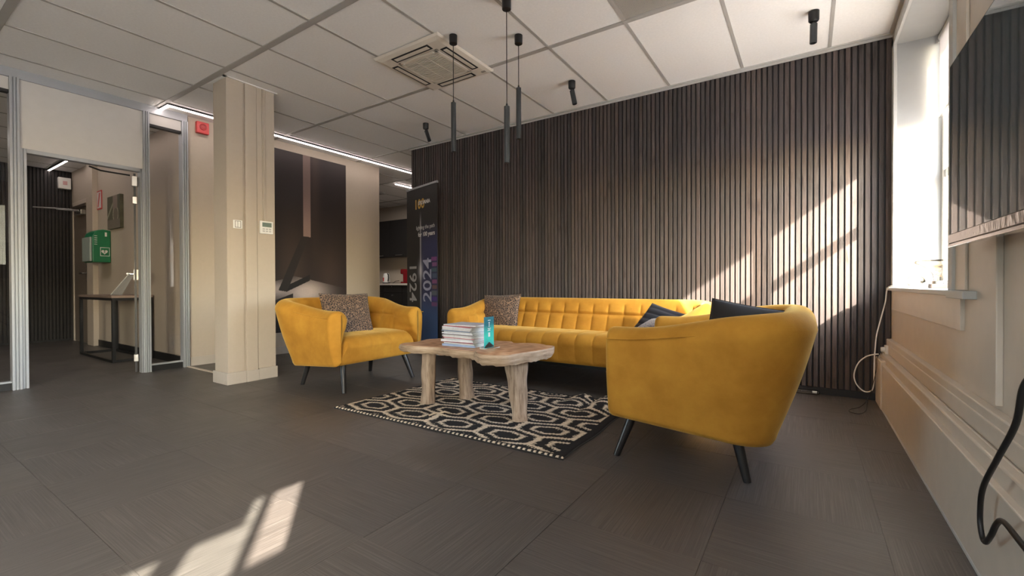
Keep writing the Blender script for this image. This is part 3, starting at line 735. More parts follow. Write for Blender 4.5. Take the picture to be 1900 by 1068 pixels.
def hexd(dx, dy):
    h1, h2 = .128, .067      # apex and shoulder height of a cell
    return np.maximum(np.abs(dx)/(A_/2), (np.abs(dx)*(h1-h2)/(A_/2)+np.abs(dy))/h1)
r0 = np.round((Yp-2.12)/H_)
for dr in (-1, 0, 1):
    rr = r0+dr; off = np.where(np.mod(rr, 2) == 0, -2.59, -2.40); cxr = off + A_*np.round((Xp-off)/A_); best = np.minimum(best, hexd(Xp-cxr, Yp-(2.12+rr*H_)))
cream = (best > .905) | ((best > .44) & (best < .575))
edge = (V < .014) & (np.mod(np.floor(X/.016), 2) == 0) & (U > .004)
cream = cream & (V > .028) & (V < .985) & (U > .012) & (U < .972) | edge | ((V > .985) & (np.mod(np.floor(X/.02), 2) == 0))
shade = .8 + .35*rng.random(X.shape)
Cc = np.where(cream[..., None], np.array((.72, .60, .45))*shade[..., None], np.array((.010, .009, .010)))
rip = np.exp(-((X+1.28)/.22)**2)*np.clip((Y-2.55)/.55, 0, 1)**1.5
Zr = .010 + .0025*cream + .0012*rng.random(X.shape) + .050*rip*np.abs(np.sin((X+1.28)*15+.4)) + .012*np.exp(-((X+2.02)/.05)**2-((Y-2.18)/.07)**2)
Zr = Zr*np.clip(np.minimum.reduce([U, 1-U, V*1.0, 1-V])*120+.35, 0, 1)
grid_obj('pile', np.stack([X, Y, Zr], -1), M['weave'], rug, colors=Cc, local=False)
loopu = [(X[i, 0], Y[i, 0], .003) for i in range(0, na, 6)] + [(X[-1, j], Y[-1, j], .003) for j in range(0, nb, 6)] + [(X[i, -1], Y[i, -1], .004+Zr[i, -8]*.8) for i in range(na-1, -1, -6)] + [(X[0, j], Y[0, j], .003) for j in range(nb-1, -1, -6)]
MB().tube(loopu, .0045, 6).build('bound_edge', M['blackcloth'], rug, smooth=True)
MB().tube([(-2.06, 2.13, .02), (-2.035, 2.17, .032), (-2.03, 2.20, .022), (-2.00, 2.215, .034), (-1.985, 2.25, .018)], .006, 6).build('loose_yarn', mat('cream_yarn', (.55, .43, .30), .95), rug, smooth=True)

# ================================================================== CEILING THINGS
# air-conditioning cassette
ac = thing('air_conditioner', 'square cream ceiling cassette air conditioner with four slot vents', 'air conditioner', ((AC[0]+AC[1])/2, (AC[2]+AC[3])/2, CEIL))
acx, acy = (AC[0]+AC[1])/2, (AC[2]+AC[3])/2; hh = .342
def ringbox(h0, h1, z0, z1):
    b = MB(); o_ = [(-h0, -h0), (h0, -h0), (h0, h0), (-h0, h0)]; i_ = [(-h1, -h1), (h1, -h1), (h1, h1), (-h1, h1)]
    return b.rings([[(acx+x, acy+y, z0) for x, y in o_], [(acx+x, acy+y, z1) for x, y in o_]] + [[(acx+x, acy+y, z1) for x, y in i_], [(acx+x, acy+y, z0) for x, y in i_]], cap=False)
b = MB(); rs = []
for h_, z_ in ((.345, 0), (.345, -.006), (.335, -.018), (.30, -.028), (.215, -.030), (.214, -.022)):
    rs.append([(acx+x*h_, acy+y*h_, CEIL+z_) for x, y in ((-1, -1), (1, -1), (1, 1), (-1, 1))])
b.rings(rs); b.build('panel', M['acplastic'], ac, bevel=.0015, seg=1)
def acbox(nm, m, u0, u1, v0, v1, z0, z1, k, parent=ac, **kw):
    # k: side 0..3, u along the side, v out from the centre
    P = [(u0, v0), (u1, v0), (u1, v1), (u0, v1)]
    f = [lambda u, v: (u, -v), lambda u, v: (v, u), lambda u, v: (-u, v), lambda u, v: (-v, -u)][k]
    return MB().prism([(acx+f(u, v)[0], acy+f(u, v)[1]) for u, v in P], CEIL+z0, CEIL+z1).build(nm, m, parent, **kw)
for k in range(4):
    sl = acbox('slot', M['black'], -.195, .195, .232, .296, -.0315, -.024, k)
    acbox('vane', M['acplastic'], -.178, .178, .246, .283, -.0335, -.028, k, sl, bevel=.002)
    acbox('grille_frame', M['acplastic'], -.205, .205, .178, .205, -.034, -.02, k, bevel=.003)
MB().box(acx-.18, acx+.18, acy-.18, acy+.18, CEIL-.027, CEIL-.021).build('filter', mat('dark_filter', (.10, .09, .08), .8), ac)
for k in range(22):
    y_ = acy-.172+k*.0164; MB().box(acx-.18, acx+.18, y_-.0045, y_+.0045, CEIL-.034, CEIL-.026).build('louvre', M['acplastic'], ac)
for k in (-.06, .06): MB().box(acx+k-.003, acx+k+.003, acy-.18, acy+.18, CEIL-.035, CEIL-.026).build('grille_bar', M['acplastic'], ac)
for sx in (-.16, .16): MB().cyl((acx+sx, acy-.19, CEIL-.0365), (acx+sx, acy-.19, CEIL-.033), .008, n=12).build('latch', M['plastic'], ac)
MB().box(acx+.27, acx+.31, acy+.262, acy+.285, CEIL-.032, CEIL-.029).build('badge', M['grey'], ac)

def pendant(label, x, y, zt, zb):
    r = thing('pendant_lamp', label, 'pendant lamp', (x, y, CEIL), 0, 'slim black pendant lamps')
    MB().lathe([(.020, -.066), (.0285, -.060), (.0295, 0)], (x, y, CEIL), 28).build('canopy', M['black'], r, smooth=True)
    MB().cyl((x, y, zt), (x, y, CEIL-.06), .0028, n=8).build('cord', M['black'], r, smooth=True)
    MB().lathe([(.004, .018), (.006, .016), (.007, 0)], (x, y, zt), 16).build('strain_relief', M['black'], r, smooth=True)
    MB().lathe([(.014, 0), (.0185, .001), (.0185, zt-zb-.002), (.006, zt-zb)], (x, y, zb), 28).build('tube', mat('dark_anodised_metal', (.055, .06, .064), .35, .6), r, smooth=True)
    MB().lathe([(.0145, -.004), (.0165, -.003), (.0165, .012)], (x, y, zb), 24).build('rim', M['black'], r, smooth=True)
pendant('left black tube pendant, hanging in front of the air conditioner', -2.162, 2.505, 2.20, 1.842)
pendant('middle and lowest-hanging black tube pendant of the three', -1.609, 2.382, 2.01, 1.650)
pendant('right black tube pendant with the shortest cord', -1.766, 2.769, 2.306, 1.935)
def spot(label, x, y, dx, dy):
    r = thing('ceiling_spot', label, 'spotlight', (x, y, CEIL), 0, 'black adjustable ceiling spots')
    MB().lathe([(.024, -.066), (.031, -.058), (.032, 0)], (x, y, CEIL), 28).build('canopy', M['black'], r, smooth=True)
    a = Vector((x, y, CEIL-.058)); d = Vector((dx, dy, -1)).normalized()
    MB().lathe([(.009, 0), (.009, .03)], a-Vector((0, 0, .022)), 12).build('joint', M['black'], r, smooth=True)
    s0 = a + Vector((0, 0, -.012)) + d*.008
    MB().lathe([(.008, 0), (.0215, .004), (.0215, .128), (.017, .130), (.017, .118)], s0, 28, d).build('barrel', mat('dark_anodised_metal', (.055, .06, .064), .3, .6), r, smooth=True)
spot('black ceiling spot furthest left, above the end of the slat wall', -3.597, 3.692, .30, .13)
spot('black ceiling spot in the middle, right of the pendants', -1.768, 3.658, .17, .10)
spot('black ceiling spot nearest the window', .029, 3.626, -.02, .02)
# LED lines
led = thing('led_line', 'white LED light line turning a corner under the ceiling before the poster wall', 'light', (-5.33, 3.5, CEIL))
b = MB(); b.box(-5.343, -5.317, 1.844, 5.6, CEIL-.016, CEIL-.0005); b.box(-5.60, -5.343, 1.844, 1.870, CEIL-.016, CEIL-.0005); b.build('housing', M['black'], led)
b = MB(); b.box(-5.342, -5.318, 1.845, 5.6, CEIL-.026, CEIL-.012); b.box(-5.60, -5.345, 1.845, 1.869, CEIL-.026, CEIL-.012); b.build('diffuser', M['led'], led)
l2 = thing('led_line', 'white LED light line on the corridor ceiling seen through the glass door opening', 'light', (-8.9, 1.86, CEIL))
MB().box(-9.86, -5.66, 1.842, 1.872, CEIL-.024, CEIL-.001).build('housing', M['black'], l2); MB().box(-9.86, -5.66, 1.845, 1.869, CEIL-.028, CEIL-.020).build('diffuser', M['led'], l2)
l3 = thing('led_line', 'short white LED light line on the pantry ceiling beside the roll-up banner', 'light', (-6.15, 5.9, CEIL))
MB().box(-6.168, -6.132, 5.55, 6.6, CEIL-.014, CEIL-.001).build('housing', M['black'], l3); MB().box(-6.167, -6.133, 5.55, 6.6, CEIL-.026, CEIL-.012).build('diffuser', M['led'], l3)
v_ = thing('ceiling_vent', 'round white air vent on the pantry ceiling', 'vent', (-7.05, 5.95, CEIL))
MB().lathe([(.05, -.03), (.10, -.022), (.11, 0)], (-7.05, 5.95, CEIL), 24).build('ring', M['white'], v_, smooth=True); MB().lathe([(.04, -.034), (.045, -.02)], (-7.05, 5.95, CEIL), 20).build('core', M['grey'], v_)

# ================================================================== WALL THINGS
# poster: flat print of a light beam and a leaning black bar
pst = thing('poster', 'tall dark wall poster of a light beam and a leaning black bar', 'poster', (LX, 3.35, .27))
ny_, nz_ = 280, 440; PY0, PY1, PZ0, PZ1 = 2.62, 4.085, .27, 2.59
a, c = np.meshgrid(np.linspace(0, 1, ny_), np.linspace(0, 1, nz_), indexing='ij'); Yw = PY0+(PY1-PY0)*a; Zw = PZ0+(PZ1-PZ0)*c
# coordinates measured in the photo: beam, floor corner
base = np.zeros((ny_, nz_, 3)); dark = np.array((.020, .013, .013)); brn = np.array((.075, .046, .036)); lit = np.array((.58, .48, .44))
gl_ = np.exp(-((Yw-3.25)/.20)**2)*np.exp(-((Zw-1.1)/.55)**2) + .6*np.exp(-((Yw-3.80)/.20)**2)*np.exp(-((Zw-1.05)/.40)**2) + .45*np.exp(-((Yw-3.60)/.07)**2)*np.clip((Zw-.9)/1.2, 0, 1)
col = dark + (brn-dark)*np.clip(gl_, 0, 1)[..., None]
bm_ = (Yw > 3.428) & (Yw < 3.53) & (Zw > 1.51)
col = np.where(bm_[..., None], np.array((.17, .115, .10))*(1+1.1*np.exp(-((Zw-1.6)/.35)**2))[..., None], col)
zfl = np.where(Yw > 3.516, .943-.22*(Yw-3.516), np.where(Yw > 3.298, .987-.20*(Yw-3.298), .987-.26*(3.298-Yw)))
flo = Zw < zfl
fl_c = dark*1.2 + lit*np.clip(1.1*np.exp(-((Yw-3.45)/.28)**2-((Zw-.78)/.16)**2) + .8*np.exp(-((Yw-3.06)/.14)**2-((Zw-.82)/.09)**2), 0, 1)[..., None]
fl_c = np.where((Zw < .68+.35*(Yw-3.04))[..., None] & (Yw < 3.28)[..., None], dark, fl_c)
col = np.where(flo[..., None], fl_c, col)
# leaning bar outline
def inpoly(P):
    res = np.zeros(Yw.shape, bool); j = len(P)-1
    for i in range(len(P)):
        (yi, zi), (yj, zj) = P[i], P[j]
        cnd = ((zi > Zw) != (zj > Zw)) & (Yw < (yj-yi)*(Zw-zi)/(zj-zi+1e-9)+yi); res ^= cnd; j = i
    return res
col = np.where(inpoly([(3.399, 1.51), (3.505, 1.517), (3.20, .785), (3.087, .806)])[..., None], np.array((.030, .022, .020)), col)
col = np.where(inpoly([(3.195, .787), (3.516, .93), (3.516, 1.01), (3.24, .885)])[..., None], np.array((.012, .010, .010)), col)
grid_obj('print', np.stack([np.full_like(Yw, LX+.004), Yw, Zw], -1), M['print'], pst, colors=col, local=False, smooth=False)
MB().box(LX+.0003, LX+.0036, PY0, PY1, PZ0, PZ1).build('backing', M['darktrim'], pst)

# light switch and thermostat on the column
fxx = cX1+.012
sw = thing('light_switch', 'white double light switch on the column', 'switch', (fxx, 1.978, 1.41))
MB().box(fxx, fxx+.009, 1.940, 2.016, 1.375, 1.449).build('frame', M['plastic'], sw, bevel=.003)
MB().box(fxx+.008, fxx+.0125, 1.957, 1.974, 1.387, 1.437).build('rocker', M['plastic'], sw, bevel=.002); MB().box(fxx+.008, fxx+.0125, 1.978, 1.998, 1.387, 1.437).build('rocker', M['plastic'], sw, bevel=.002)
MB().box(fxx+.0086, fxx+.0095, 1.952, 2.004, 1.382, 1.442).build('gap', M['grey'], sw)
fx2 = cX1+.010
th = thing('thermostat', 'white air-conditioning wall controller with a grey display on the column', 'thermostat', (fx2, 2.23, 1.41))
MB().box(fx2, fx2+.018, 2.168, 2.288, 1.348, 1.466).build('housing', M['plastic'], th, bevel=.004)
MB().box(fx2+.017, fx2+.0187, 2.187, 2.272, 1.412, 1.452).build('display', M['lcd'], th)
for i in range(3):
    for j in range(2): MB().box(fx2+.017, fx2+.0195, 2.190+.029*i, 2.210+.029*i, 1.366+.020*j, 1.378+.020*j).build('button', mat('button_grey', (.45, .45, .44), .5), th, bevel=.001)

# red alarm sounder
al = thing('fire_alarm', 'red square fire alarm sounder high on the wall beside the partition', 'alarm', (LX, 2.24, 2.59))
MB().box(LX, LX+.05, 2.182, 2.300, 2.53, 2.655).build('housing', M['red'], al, bevel=.006)
MB().lathe([(.036, 0), (.036, .006), (.030, .010), (.022, .006), (.012, .010)], (LX+.05, 2.241, 2.60), 24, (1, 0, 0)).build('horn', mat('dark_red_plastic', (.33, .03, .03), .4), al, smooth=True)

# television
TX = .41
tv = thing('television', 'black wall-mounted television beside the window reflecting the slat wall', 'television', (WX, 1.6, 1.3))
ty0, ty1, tz0, tz1 = 1.02, 2.145, 1.0, 1.625
MB().box(TX, TX+.022, ty0, ty1, tz0, tz1).build('panel', M['black'], tv, bevel=.004)
t = NT('screen_glass'); t.b.inputs['Base Color'].default_value = (.055, .068, .075, 1); t.b.inputs['Roughness'].default_value = .025; t.b.inputs['IOR'].default_value = 1.9; t.b.inputs['Specular Tint'].default_value = (.74, .86, .95, 1)
MB().box(TX-.0012, TX+.001, ty0+.010, ty1-.008, tz0+.040, tz1-.008).build('screen', t.m, tv)
t = NT('rippled_chrome'); t.b.inputs['Base Color'].default_value = (.5, .5, .5, 1); t.b.inputs['Metallic'].default_value = 1; t.b.inputs['Roughness'].default_value = .12; t.bump(t.noise(t.obj((1, 1, 1)), 45, 2), .35, .006)
MB().box(TX-.002, TX+.001, ty0, ty1, tz0+.010, tz0+.038).build('speaker_bar', t.m, tv)
MB().box(TX-.004, TX+.02, ty0, ty1, tz0-.004, tz0+.006).build('bottom_rim', M['chrome'], tv, bevel=.002)
MB().box(TX+.02, TX+.055, ty0+.06, ty1-.06, tz0+.05, tz1-.05).build('back_shell', M['black'], tv, bevel=.012)
MB().box(TX+.05, WX, 1.40, 1.80, 1.15, 1.50).build('wall_mount', M['black'], tv, bevel=.004)

# roller blind in the near window, and the ones over the windows behind the camera
def blind(label, y0, y1, zb, xb=.735, ztop=2.53, ins=.03):
    r = thing('roller_blind', label, 'blind', (xb, (y0+y1)/2, ztop))
    MB().cyl((xb+.02, y0, ztop), (xb+.02, y1, ztop), .026, n=20).build('roller', M['white'], r, smooth=True)
    MB().box(xb-.0008, xb+.0008, y0+ins, y1-ins, zb, ztop).build('fabric', M['blindfab'], r)
    MB().box(xb-.006, xb+.006, y0+ins, y1-ins, zb-.014, zb+.008).build('bottom_bar', M['steel'], r, bevel=.002)
    for y_ in (y0-.004, y1): 
        b = MB(); b.box(xb-.014, xb+.054, y_, y_+.004, ztop-.036, ztop+.034); b.build('bracket', M['steel'], r, bevel=.001)
t = NT('translucent_blind_fabric'); t.b.inputs['Base Color'].default_value = (.62, .60, .60, 1); t.b.inputs['Roughness'].default_value = .9
tl = t.n('BsdfTranslucent'); tl.inputs[0].default_value = (.6, .58, .58, 1); mx = t.n('MixShader'); mx.inputs[0].default_value = .35
t.l(t.b.outputs[0], mx.inputs[1]); t.l(tl.outputs[0], mx.inputs[2]); t.l(mx.outputs[0], t.out.inputs[0]); t.bump(t.noise(t.obj(), 300, 2), .2, .002); M['blindfab'] = t.m
blind('half-lowered white roller blind in the window beside the television', 2.64, 4.13, 1.995)
blind('white roller blind over the window behind the camera', -1.06, -.672, 1.940, ins=-.004)
blind('white roller blind lowered further over the window behind the camera', -2.28, -1.07, 1.82, ins=-.004)

# ================================================================== THINGS ON AND ALONG THE WINDOW WALL
def bulb_glass():
    t = NT('bulb_glass'); t.t.nodes.remove(t.b); lw = t.n('LayerWeight'); lw.inputs[0].default_value = .45
    tr = t.n('BsdfTransparent'); t.l(t.ramp(lw.outputs['Facing'], (.25, (.93, .90, .84)), (.9, (.14, .12, .09))), tr.inputs[0])
    gl = t.n('BsdfGlossy'); gl.inputs['Roughness'].default_value = .03; mx = t.n('MixShader'); mx.inputs[0].default_value = .08
    t.l(tr.outputs[0], mx.inputs[1]); t.l(gl.outputs[0], mx.inputs[2]); t.l(mx.outputs[0], t.out.inputs[0]); return t.m
M['bulbglass'] = bulb_glass()
M['filament'] = mat('glowing_coil', (.5, .16, .06), .5, emit=(1, .35, .12), es=.8)
lp_ = thing('table_lamp', 'large trumpet-shaped glass bulb lamp on a small base on the window sill', 'lamp', (.625, 3.50, ZS))
bx_, by_ = .625, 3.50
MB().box(bx_-.038, bx_+.038, by_-.038, by_+.038, ZS, ZS+.026).build('base', mat('walnut_base', (.06, .04, .03), .5), lp_, bevel=.004)
MB().lathe([(.026, 0), (.026, .016), (.022, .018)], (bx_, by_, ZS+.026), 24).build('socket', M['steel'], lp_, smooth=True)
MB().lathe([(.020, 0), (.022, .02), (.026, .04), (.040, .062), (.070, .086), (.098, .100), (.104, .110), (.098, .118), (.06, .121), (.002, .122)], (bx_, by_, ZS+.042), 36).build('bulb', M['bulbglass'], lp_, smooth=True)
b = MB(); b.tube([(bx_+.012*math.cos(a_), by_+.012*math.sin(a_), ZS+.07+.0035*a_) for a_ in np.linspace(0, 6*math.pi, 70)], .0018, 5); b.cyl((bx_, by_, ZS+.045), (bx_, by_, ZS+.07), .003); b.build('filament', M['filament'], lp_, smooth=True)
b2 = thing('glass_bulb', 'clear oval glass bulb lying in the corner of the window sill', 'bulb', (.60, 3.98, ZS))
MB().lathe([(.003, -.075), (.022, -.068), (.036, -.04), (.041, 0), (.036, .04), (.022, .062), (.012, .075), (.012, .1)], (.60, 3.98, ZS+.043), 30, (.5, .86, 0)).build('envelope', M['bulbglass'], b2, smooth=True)
MB().lathe([(.013, 0), (.013, .026)], Vector((.60, 3.98, ZS+.043))+Vector((.5, .86, 0)).normalized()*.092, 18, (.5, .86, 0)).build('cap', M['steel'], b2, smooth=True)
# white lead from the sill down to the socket
wc_ = thing('white_cable', 'white cable hanging from the window sill down to the socket by the slat wall', 'cable', (.47, 4.1, ZS))
MB().tube(smooth_loop([(.60, 3.60, ZS+.006), (.56, 3.75, ZS+.006), (.50, 3.98, ZS+.008), (.470, 4.10, ZS-.004), (.462, 4.14, .74), (.440, 4.16, .62), (.415, 4.15, .50), (.405, 4.13, .40), (.40, 4.12, .34), (.398, 4.11, .25), (.396, 4.11, .16), (.385, 4.12, .10), (.345, 4.13, .085), (.30, 4.14, .13), (.285, 4.14, .20), (.31, 4.13, .29), (.36, 4.12, .345), (.42, 4.12, .365), (.455, 4.12, .36)], 6)[:-6].tolist(), .0042, 8).build('lead', M['plastic'], wc_, smooth=True)
bc = thing('thin_black_cable', 'thin black cable looping from the socket to the floor by the slat wall', 'cable', (.4, 4.1, 0))
MB().tube(smooth_loop([(.44, 4.11, .366), (.412, 4.10, .34), (.408, 4.08, .27), (.39, 4.07, .17), (.36, 4.03, .06), (.31, 3.97, .006), (.25, 3.86, .005), (.235, 3.78, .005), (.285, 3.75, .005), (.33, 3.86, .006), (.35, 4.0, .03), (.37, 4.08, .12)], 6)[:-8].tolist(), .0022, 6).build('lead', M['black'], bc, smooth=True)
so = thing('wall_socket', 'small white socket with a plug on the cable trunking', 'socket', (.47, 4.16, .40))
MB().box(.462, .481, 4.135, 4.20, .366, .425).build('plate', M['plastic'], so, bevel=.003); MB().cyl((.44, 4.165, .395), (.463, 4.165, .395), .016, .019, 16).build('plug', M['plastic'], so, smooth=True)
bk = thing('black_cable', 'thick black cable hanging from the television over the radiator casing', 'cable', (.4, 1.4, .4))
MB().tube(smooth_loop([(.455, 1.30, 1.05), (.44, 1.315, .90), (.40, 1.35, .72), (.38, 1.38, .655), (.38, 1.422, .565), (.38, 1.53, .455), (.385, 1.66, .335), (.39, 1.705, .25), (.39, 1.695, .205), (.39, 1.665, .190), (.385, 1.60, .235), (.382, 1.545, .29), (.38, 1.49, .318), (.38, 1.38, .318), (.39, 1.22, .30), (.40, 1.0, .28)], 7)[:-7].tolist(), .0062, 10).build('lead', M['black'], bk, smooth=True)
gt = thing('glass_tube', 'clear glass tube lamp lying on the floor at the foot of the slat wall', 'tube', (0, 4.215, 0))
MB().lathe([(.003, 0), (.014, .004), (.019, .018), (.019, .26), (.014, .274), (.003, .278)], (-.20, 4.22, .0205), 20, (1, 0, 0)).build('tube', M['bulbglass'], gt, smooth=True)
MB().lathe([(.012, 0), (.012, .03)], (.03, 4.22, .0205), 14, (1, 0, 0)).build('inner_fitting', M['steel'], gt, smooth=True)

# ================================================================== ROLL-UP BANNER
BR = Vector((-3.757, 4.05)); bd = Vector((-.966, .259)).normalized(); BW = .755; bz0, bz1 = .10, 2.115
BLp = BR + bd*BW; bnv = Vector((-bd.y, bd.x)); bnv = bnv if bnv.y < 0 else -bnv     # facing the room
ban = thing('roll_up_banner', 'dark roll-up banner with 1924 and 2024 standing at the end of the slat wall', 'banner', ((BR.x+BLp.x)/2, (BR.y+BLp.y)/2, 0))
def bpt(u, z, n=0): p = BLp + (BR-BLp)*u + bnv*n; return (p.x, p.y, z)     # u: 0 left .. 1 right as read
nu, nv = 90, 210
a, c = np.meshgrid(np.linspace(0, 1, nu), np.linspace(0, 1, nv), indexing='ij')
blk = np.array((.020, .019, .020)); navy = np.array((.030, .036, .10)); blue = np.array((.05, .11, .28)); gold = np.array((.50, .30, .05))
col = np.broadcast_to(blk, a.shape+(3,)).copy()
rgt = sstep(.44, .56, a)*sstep(.80, .62, c)
col = col + (navy-blk)*rgt[..., None]; col = col + (blue-navy)*(rgt*sstep(.35, .12, c))[..., None]
lin = np.exp(-((a-.47)/.018)**2)*sstep(.86, .74, c)*.30 + np.exp(-((a-.47)/.07)**2-((c-.475)/.05)**2)*.30
col = col + lin[..., None]*np.array((1, 1, 1.1))
# faint colour pictures down the right edge
rb = random.Random(3)
for k in range(9):
    c0 = .25+.035*k; sel = (a > .80+.05*rb.random()) & (a < .985) & (c > c0) & (c < c0+.025)
    col = np.where(sel[..., None], np.array((rb.uniform(.05, .25), rb.uniform(.03, .12), rb.uniform(.06, .25))), col)
col = np.where((c < .020)[..., None], gold, col)
Pb = np.array([[bpt(u_, bz0+(bz1-bz0)*v_, .004) for v_ in c[0]] for u_ in a[:, 0]])
grid_obj('print', Pb, M['print'], ban, colors=col, local=False, smooth=False)
def bslab(u0, u1, n0, n1, z0, z1):
    return MB().prism([bpt(u0, 0, n0)[:2], bpt(u1, 0, n0)[:2], bpt(u1, 0, n1)[:2], bpt(u0, 0, n1)[:2]], z0, z1)
bslab(0, 1, -.001, .003, bz0, bz1).build('backing', M['darktrim'], ban)
bslab(-.005, 1.005, -.012, .014, bz1-.005, bz1+.022).build('top_rail', M['alu'], ban, bevel=.004)
bslab(-.01, 1.01, -.05, .05, .006, .10).build('cassette', M['alu'], ban, bevel=.015)
bslab(.48, .52, -.035, -.015, .09, bz1).build('pole', M['alu'], ban)
for u_ in (.15, .85): bslab(u_-.02, u_+.02, -.055, .14, 0, .012).build('foot', M['black'], ban, bevel=.003)
offv = Vector((ban.location))
def btext(s_, u_, z_, size, m, rot=0, bold=0, align='CENTER', n=.0062):
    o_ = Vector(bpt(u_, z_, n)) - offv; ex = (BR-BLp).normalized(); ex = Vector((ex.x, ex.y, 0)); ey = Vector((0, 0, 1))
    if rot == 90: ex, ey = ey, -ex
    if rot == -90: ex, ey = -ey, ex
    return text(s_, size, m, ban, frame_m(o_, ex, ey), 'lettering', align, bold)
M['goldink'] = mat('gold_ink', (.55, .33, .06), .5); M['whiteink'] = mat('white_ink', (.66, .66, .66), .5); M['greyink'] = mat('grey_ink', (.30, .30, .31), .5); M['lilacink'] = mat('lilac_ink', (.34, .36, .50), .5)
btext('100', .44, 1.90, .17, M['goldink'], bold=.004); btext('SYLVANIA', .60, 1.915, .062, M['whiteink'], bold=.003, n=.0068)
btext('lighting the path', 0.93, 1.60, .070, M['whiteink'], align='RIGHT'); btext('for 100 years', 0.93, 1.51, .075, M['whiteink'], align='RIGHT', bold=.002)
btext('1924', .20, .90, .26, M['greyink'], rot=-90, bold=.003); btext('2024', .70, .93, .28, M['lilacink'], rot=90, bold=.003)

# ================================================================== PANTRY
kb = MB().box(-9.6, -4.6, 6.62, 7.2, .86, .90).build('worktop', mat('pale_worktop', (.52, .47, .42), .4), bevel=.003); tag(kb, 'pale pantry worktop over the black base units', 'worktop')
for i, x0 in enumerate((-9.0, -8.4, -7.8, -7.2)):
    nm = ['far left', 'second from the left', 'second from the right', 'right-hand'][i]
    cb = thing('base_cabinet', f'black pantry base cabinet with two drawers, {nm} of the row', 'cabinet', (x0+.3, 6.9, 0), 0, 'black pantry base cabinets')
    MB().box(x0+.001, x0+.599, 6.68, 7.195, .08, .858).build('body', M['black'], cb)
    MB().box(x0+.001, x0+.599, 6.74, 7.19, .0, .079).build('plinth', M['black'], cb)
    for z0, z1 in ((.10, .48), (.485, .70), (.705, .855)):
        d_ = MB().box(x0+.004, x0+.596, 6.66, 6.68, z0, z1).build('drawer', M['blackwood'], cb, bevel=.002)
        MB().lathe([(.004, 0), (.011, .014), (.011, .018)], (x0+.3, 6.66, (z0+z1)/2+.05), 12, (0, -1, 0)).build('knob', M['chrome'], d_, smooth=True)
    ub = thing('wall_cabinet', f'black pantry wall cabinet, {nm} of the row above the worktop', 'cabinet', (x0+.3, 7.0, 1.5), 0, 'black pantry wall cabinets')
    MB().box(x0+.001, x0+.599, 6.87, 7.195, 1.50, 2.30).build('body', M['black'], ub)
    d_ = MB().box(x0+.003, x0+.597, 6.85, 6.87, 1.49, 2.30).build('door', M['blackwood'], ub, bevel=.002)
    MB().box(x0+.20, x0+.40, 6.835, 6.85, 1.515, 1.53).build('handle', M['steel'], d_)
kx, ky, kz = -7.92, 6.86, .90
kt = thing('kettle', 'white electric kettle on the pantry worktop', 'kettle', (kx, ky, kz))
MB().lathe([(.085, .0), (.085, .02)], (kx, ky, kz), 24).build('power_base', M['black'], kt, smooth=True)
MB().lathe([(.080, .021), (.084, .05), (.075, .15), (.060, .215), (.055, .225), (.01, .23)], (kx, ky, kz), 28).build('jug', M['plastic'], kt, smooth=True)
MB().tube([(kx+.055, ky-.02, kz+.215), (kx+.11, ky-.04, kz+.20), (kx+.12, ky-.045, kz+.12), (kx+.085, ky-.03, kz+.05)], .011).build('handle', M['black'], kt, smooth=True)
MB().box(kx-.012, kx+.012, ky-.092, ky-.07, kz+.05, kz+.13).build('water_gauge', M['red'], kt)
ex_, ey_ = -7.30, 6.86
cm_ = thing('coffee_machine', 'dark red capsule coffee machine on the pantry worktop', 'coffee machine', (ex_, ey_, kz))
M['darkred'] = mat('dark_red_plastic_gloss', (.16, .008, .012), .25)
MB().box(ex_-.07, ex_+.16, ey_-.09, ey_+.12, kz, kz+.03).build('base', M['darkred'], cm_, bevel=.008)
MB().box(ex_+.0, ex_+.16, ey_-.09, ey_+.12, kz+.03, kz+.30).build('body', M['darkred'], cm_, bevel=.02)
MB().box(ex_-.10, ex_+.05, ey_-.07, ey_+.09, kz+.20, kz+.31).build('brew_head', M['darkred'], cm_, bevel=.02)
MB().lathe([(.02, 0), (.026, .03)], (ex_-.06, ey_, kz+.175), 16).build('spout', M['black'], cm_, smooth=True)
MB().cyl((ex_-.10, ey_, kz+.255), (ex_-.112, ey_, kz+.255), .03, n=16).build('front_dial', M['chrome'], cm_)
MB().box(ex_-.09, ex_-.005, ey_-.06, ey_+.06, kz+.03, kz+.045).build('drip_tray', M['chrome'], cm_)
tr = thing('tray', 'small dark tray between kettle and coffee machine on the pantry worktop', 'tray', (-7.62, 6.85, kz))
MB().box(-7.74, -7.46, 6.76, 6.94, kz, kz+.006).build('plate', M['black'], tr, bevel=.002); b = MB(); b.tube([(-7.74, 6.76, kz+.02), (-7.46, 6.76, kz+.02)], .004); b.tube([(-7.74, 6.94, kz+.02), (-7.46, 6.94, kz+.02)], .004); b.tube([(-7.70, 6.85, kz+.004), (-7.62, 6.86, kz+.05), (-7.5, 6.85, kz+.06)], .006); b.build('rail', M['black'], tr)

# ================================================================== CORRIDOR THINGS
tbx = thing('console_table', 'black steel frame console table with a wooden top in the corridor', 'table', (-7.15, 1.92, 0))
X0, X1, Y0, Y1, TH = -7.74, -6.52, 1.72, 2.095, .735
MB().box(X0-.005, X1+.005, Y0-.005, Y1+.005, TH-.004, TH+.022).build('tabletop', mat('brown_table_top', (.23, .17, .14), .5), tbx, bevel=.002)
for x in (X0, X1-.03):
    for y_ in (Y0, Y1-.03): MB().box(x, x+.03, y_, y_+.03, 0, TH-.004).build('leg', M['black'], tbx)
for z0 in (.0, TH-.034):
    for (x0, x1, y0, y1) in ((X0+.03, X1-.03, Y0, Y0+.03), (X0+.03, X1-.03, Y1-.03, Y1), (X0, X0+.03, Y0+.03, Y1-.03), (X1-.03, X1, Y0+.03, Y1-.03)):
        MB().box(x0, x1, y0, y1, z0+.001, z0+.029).build('rail', M['black'], tbx)
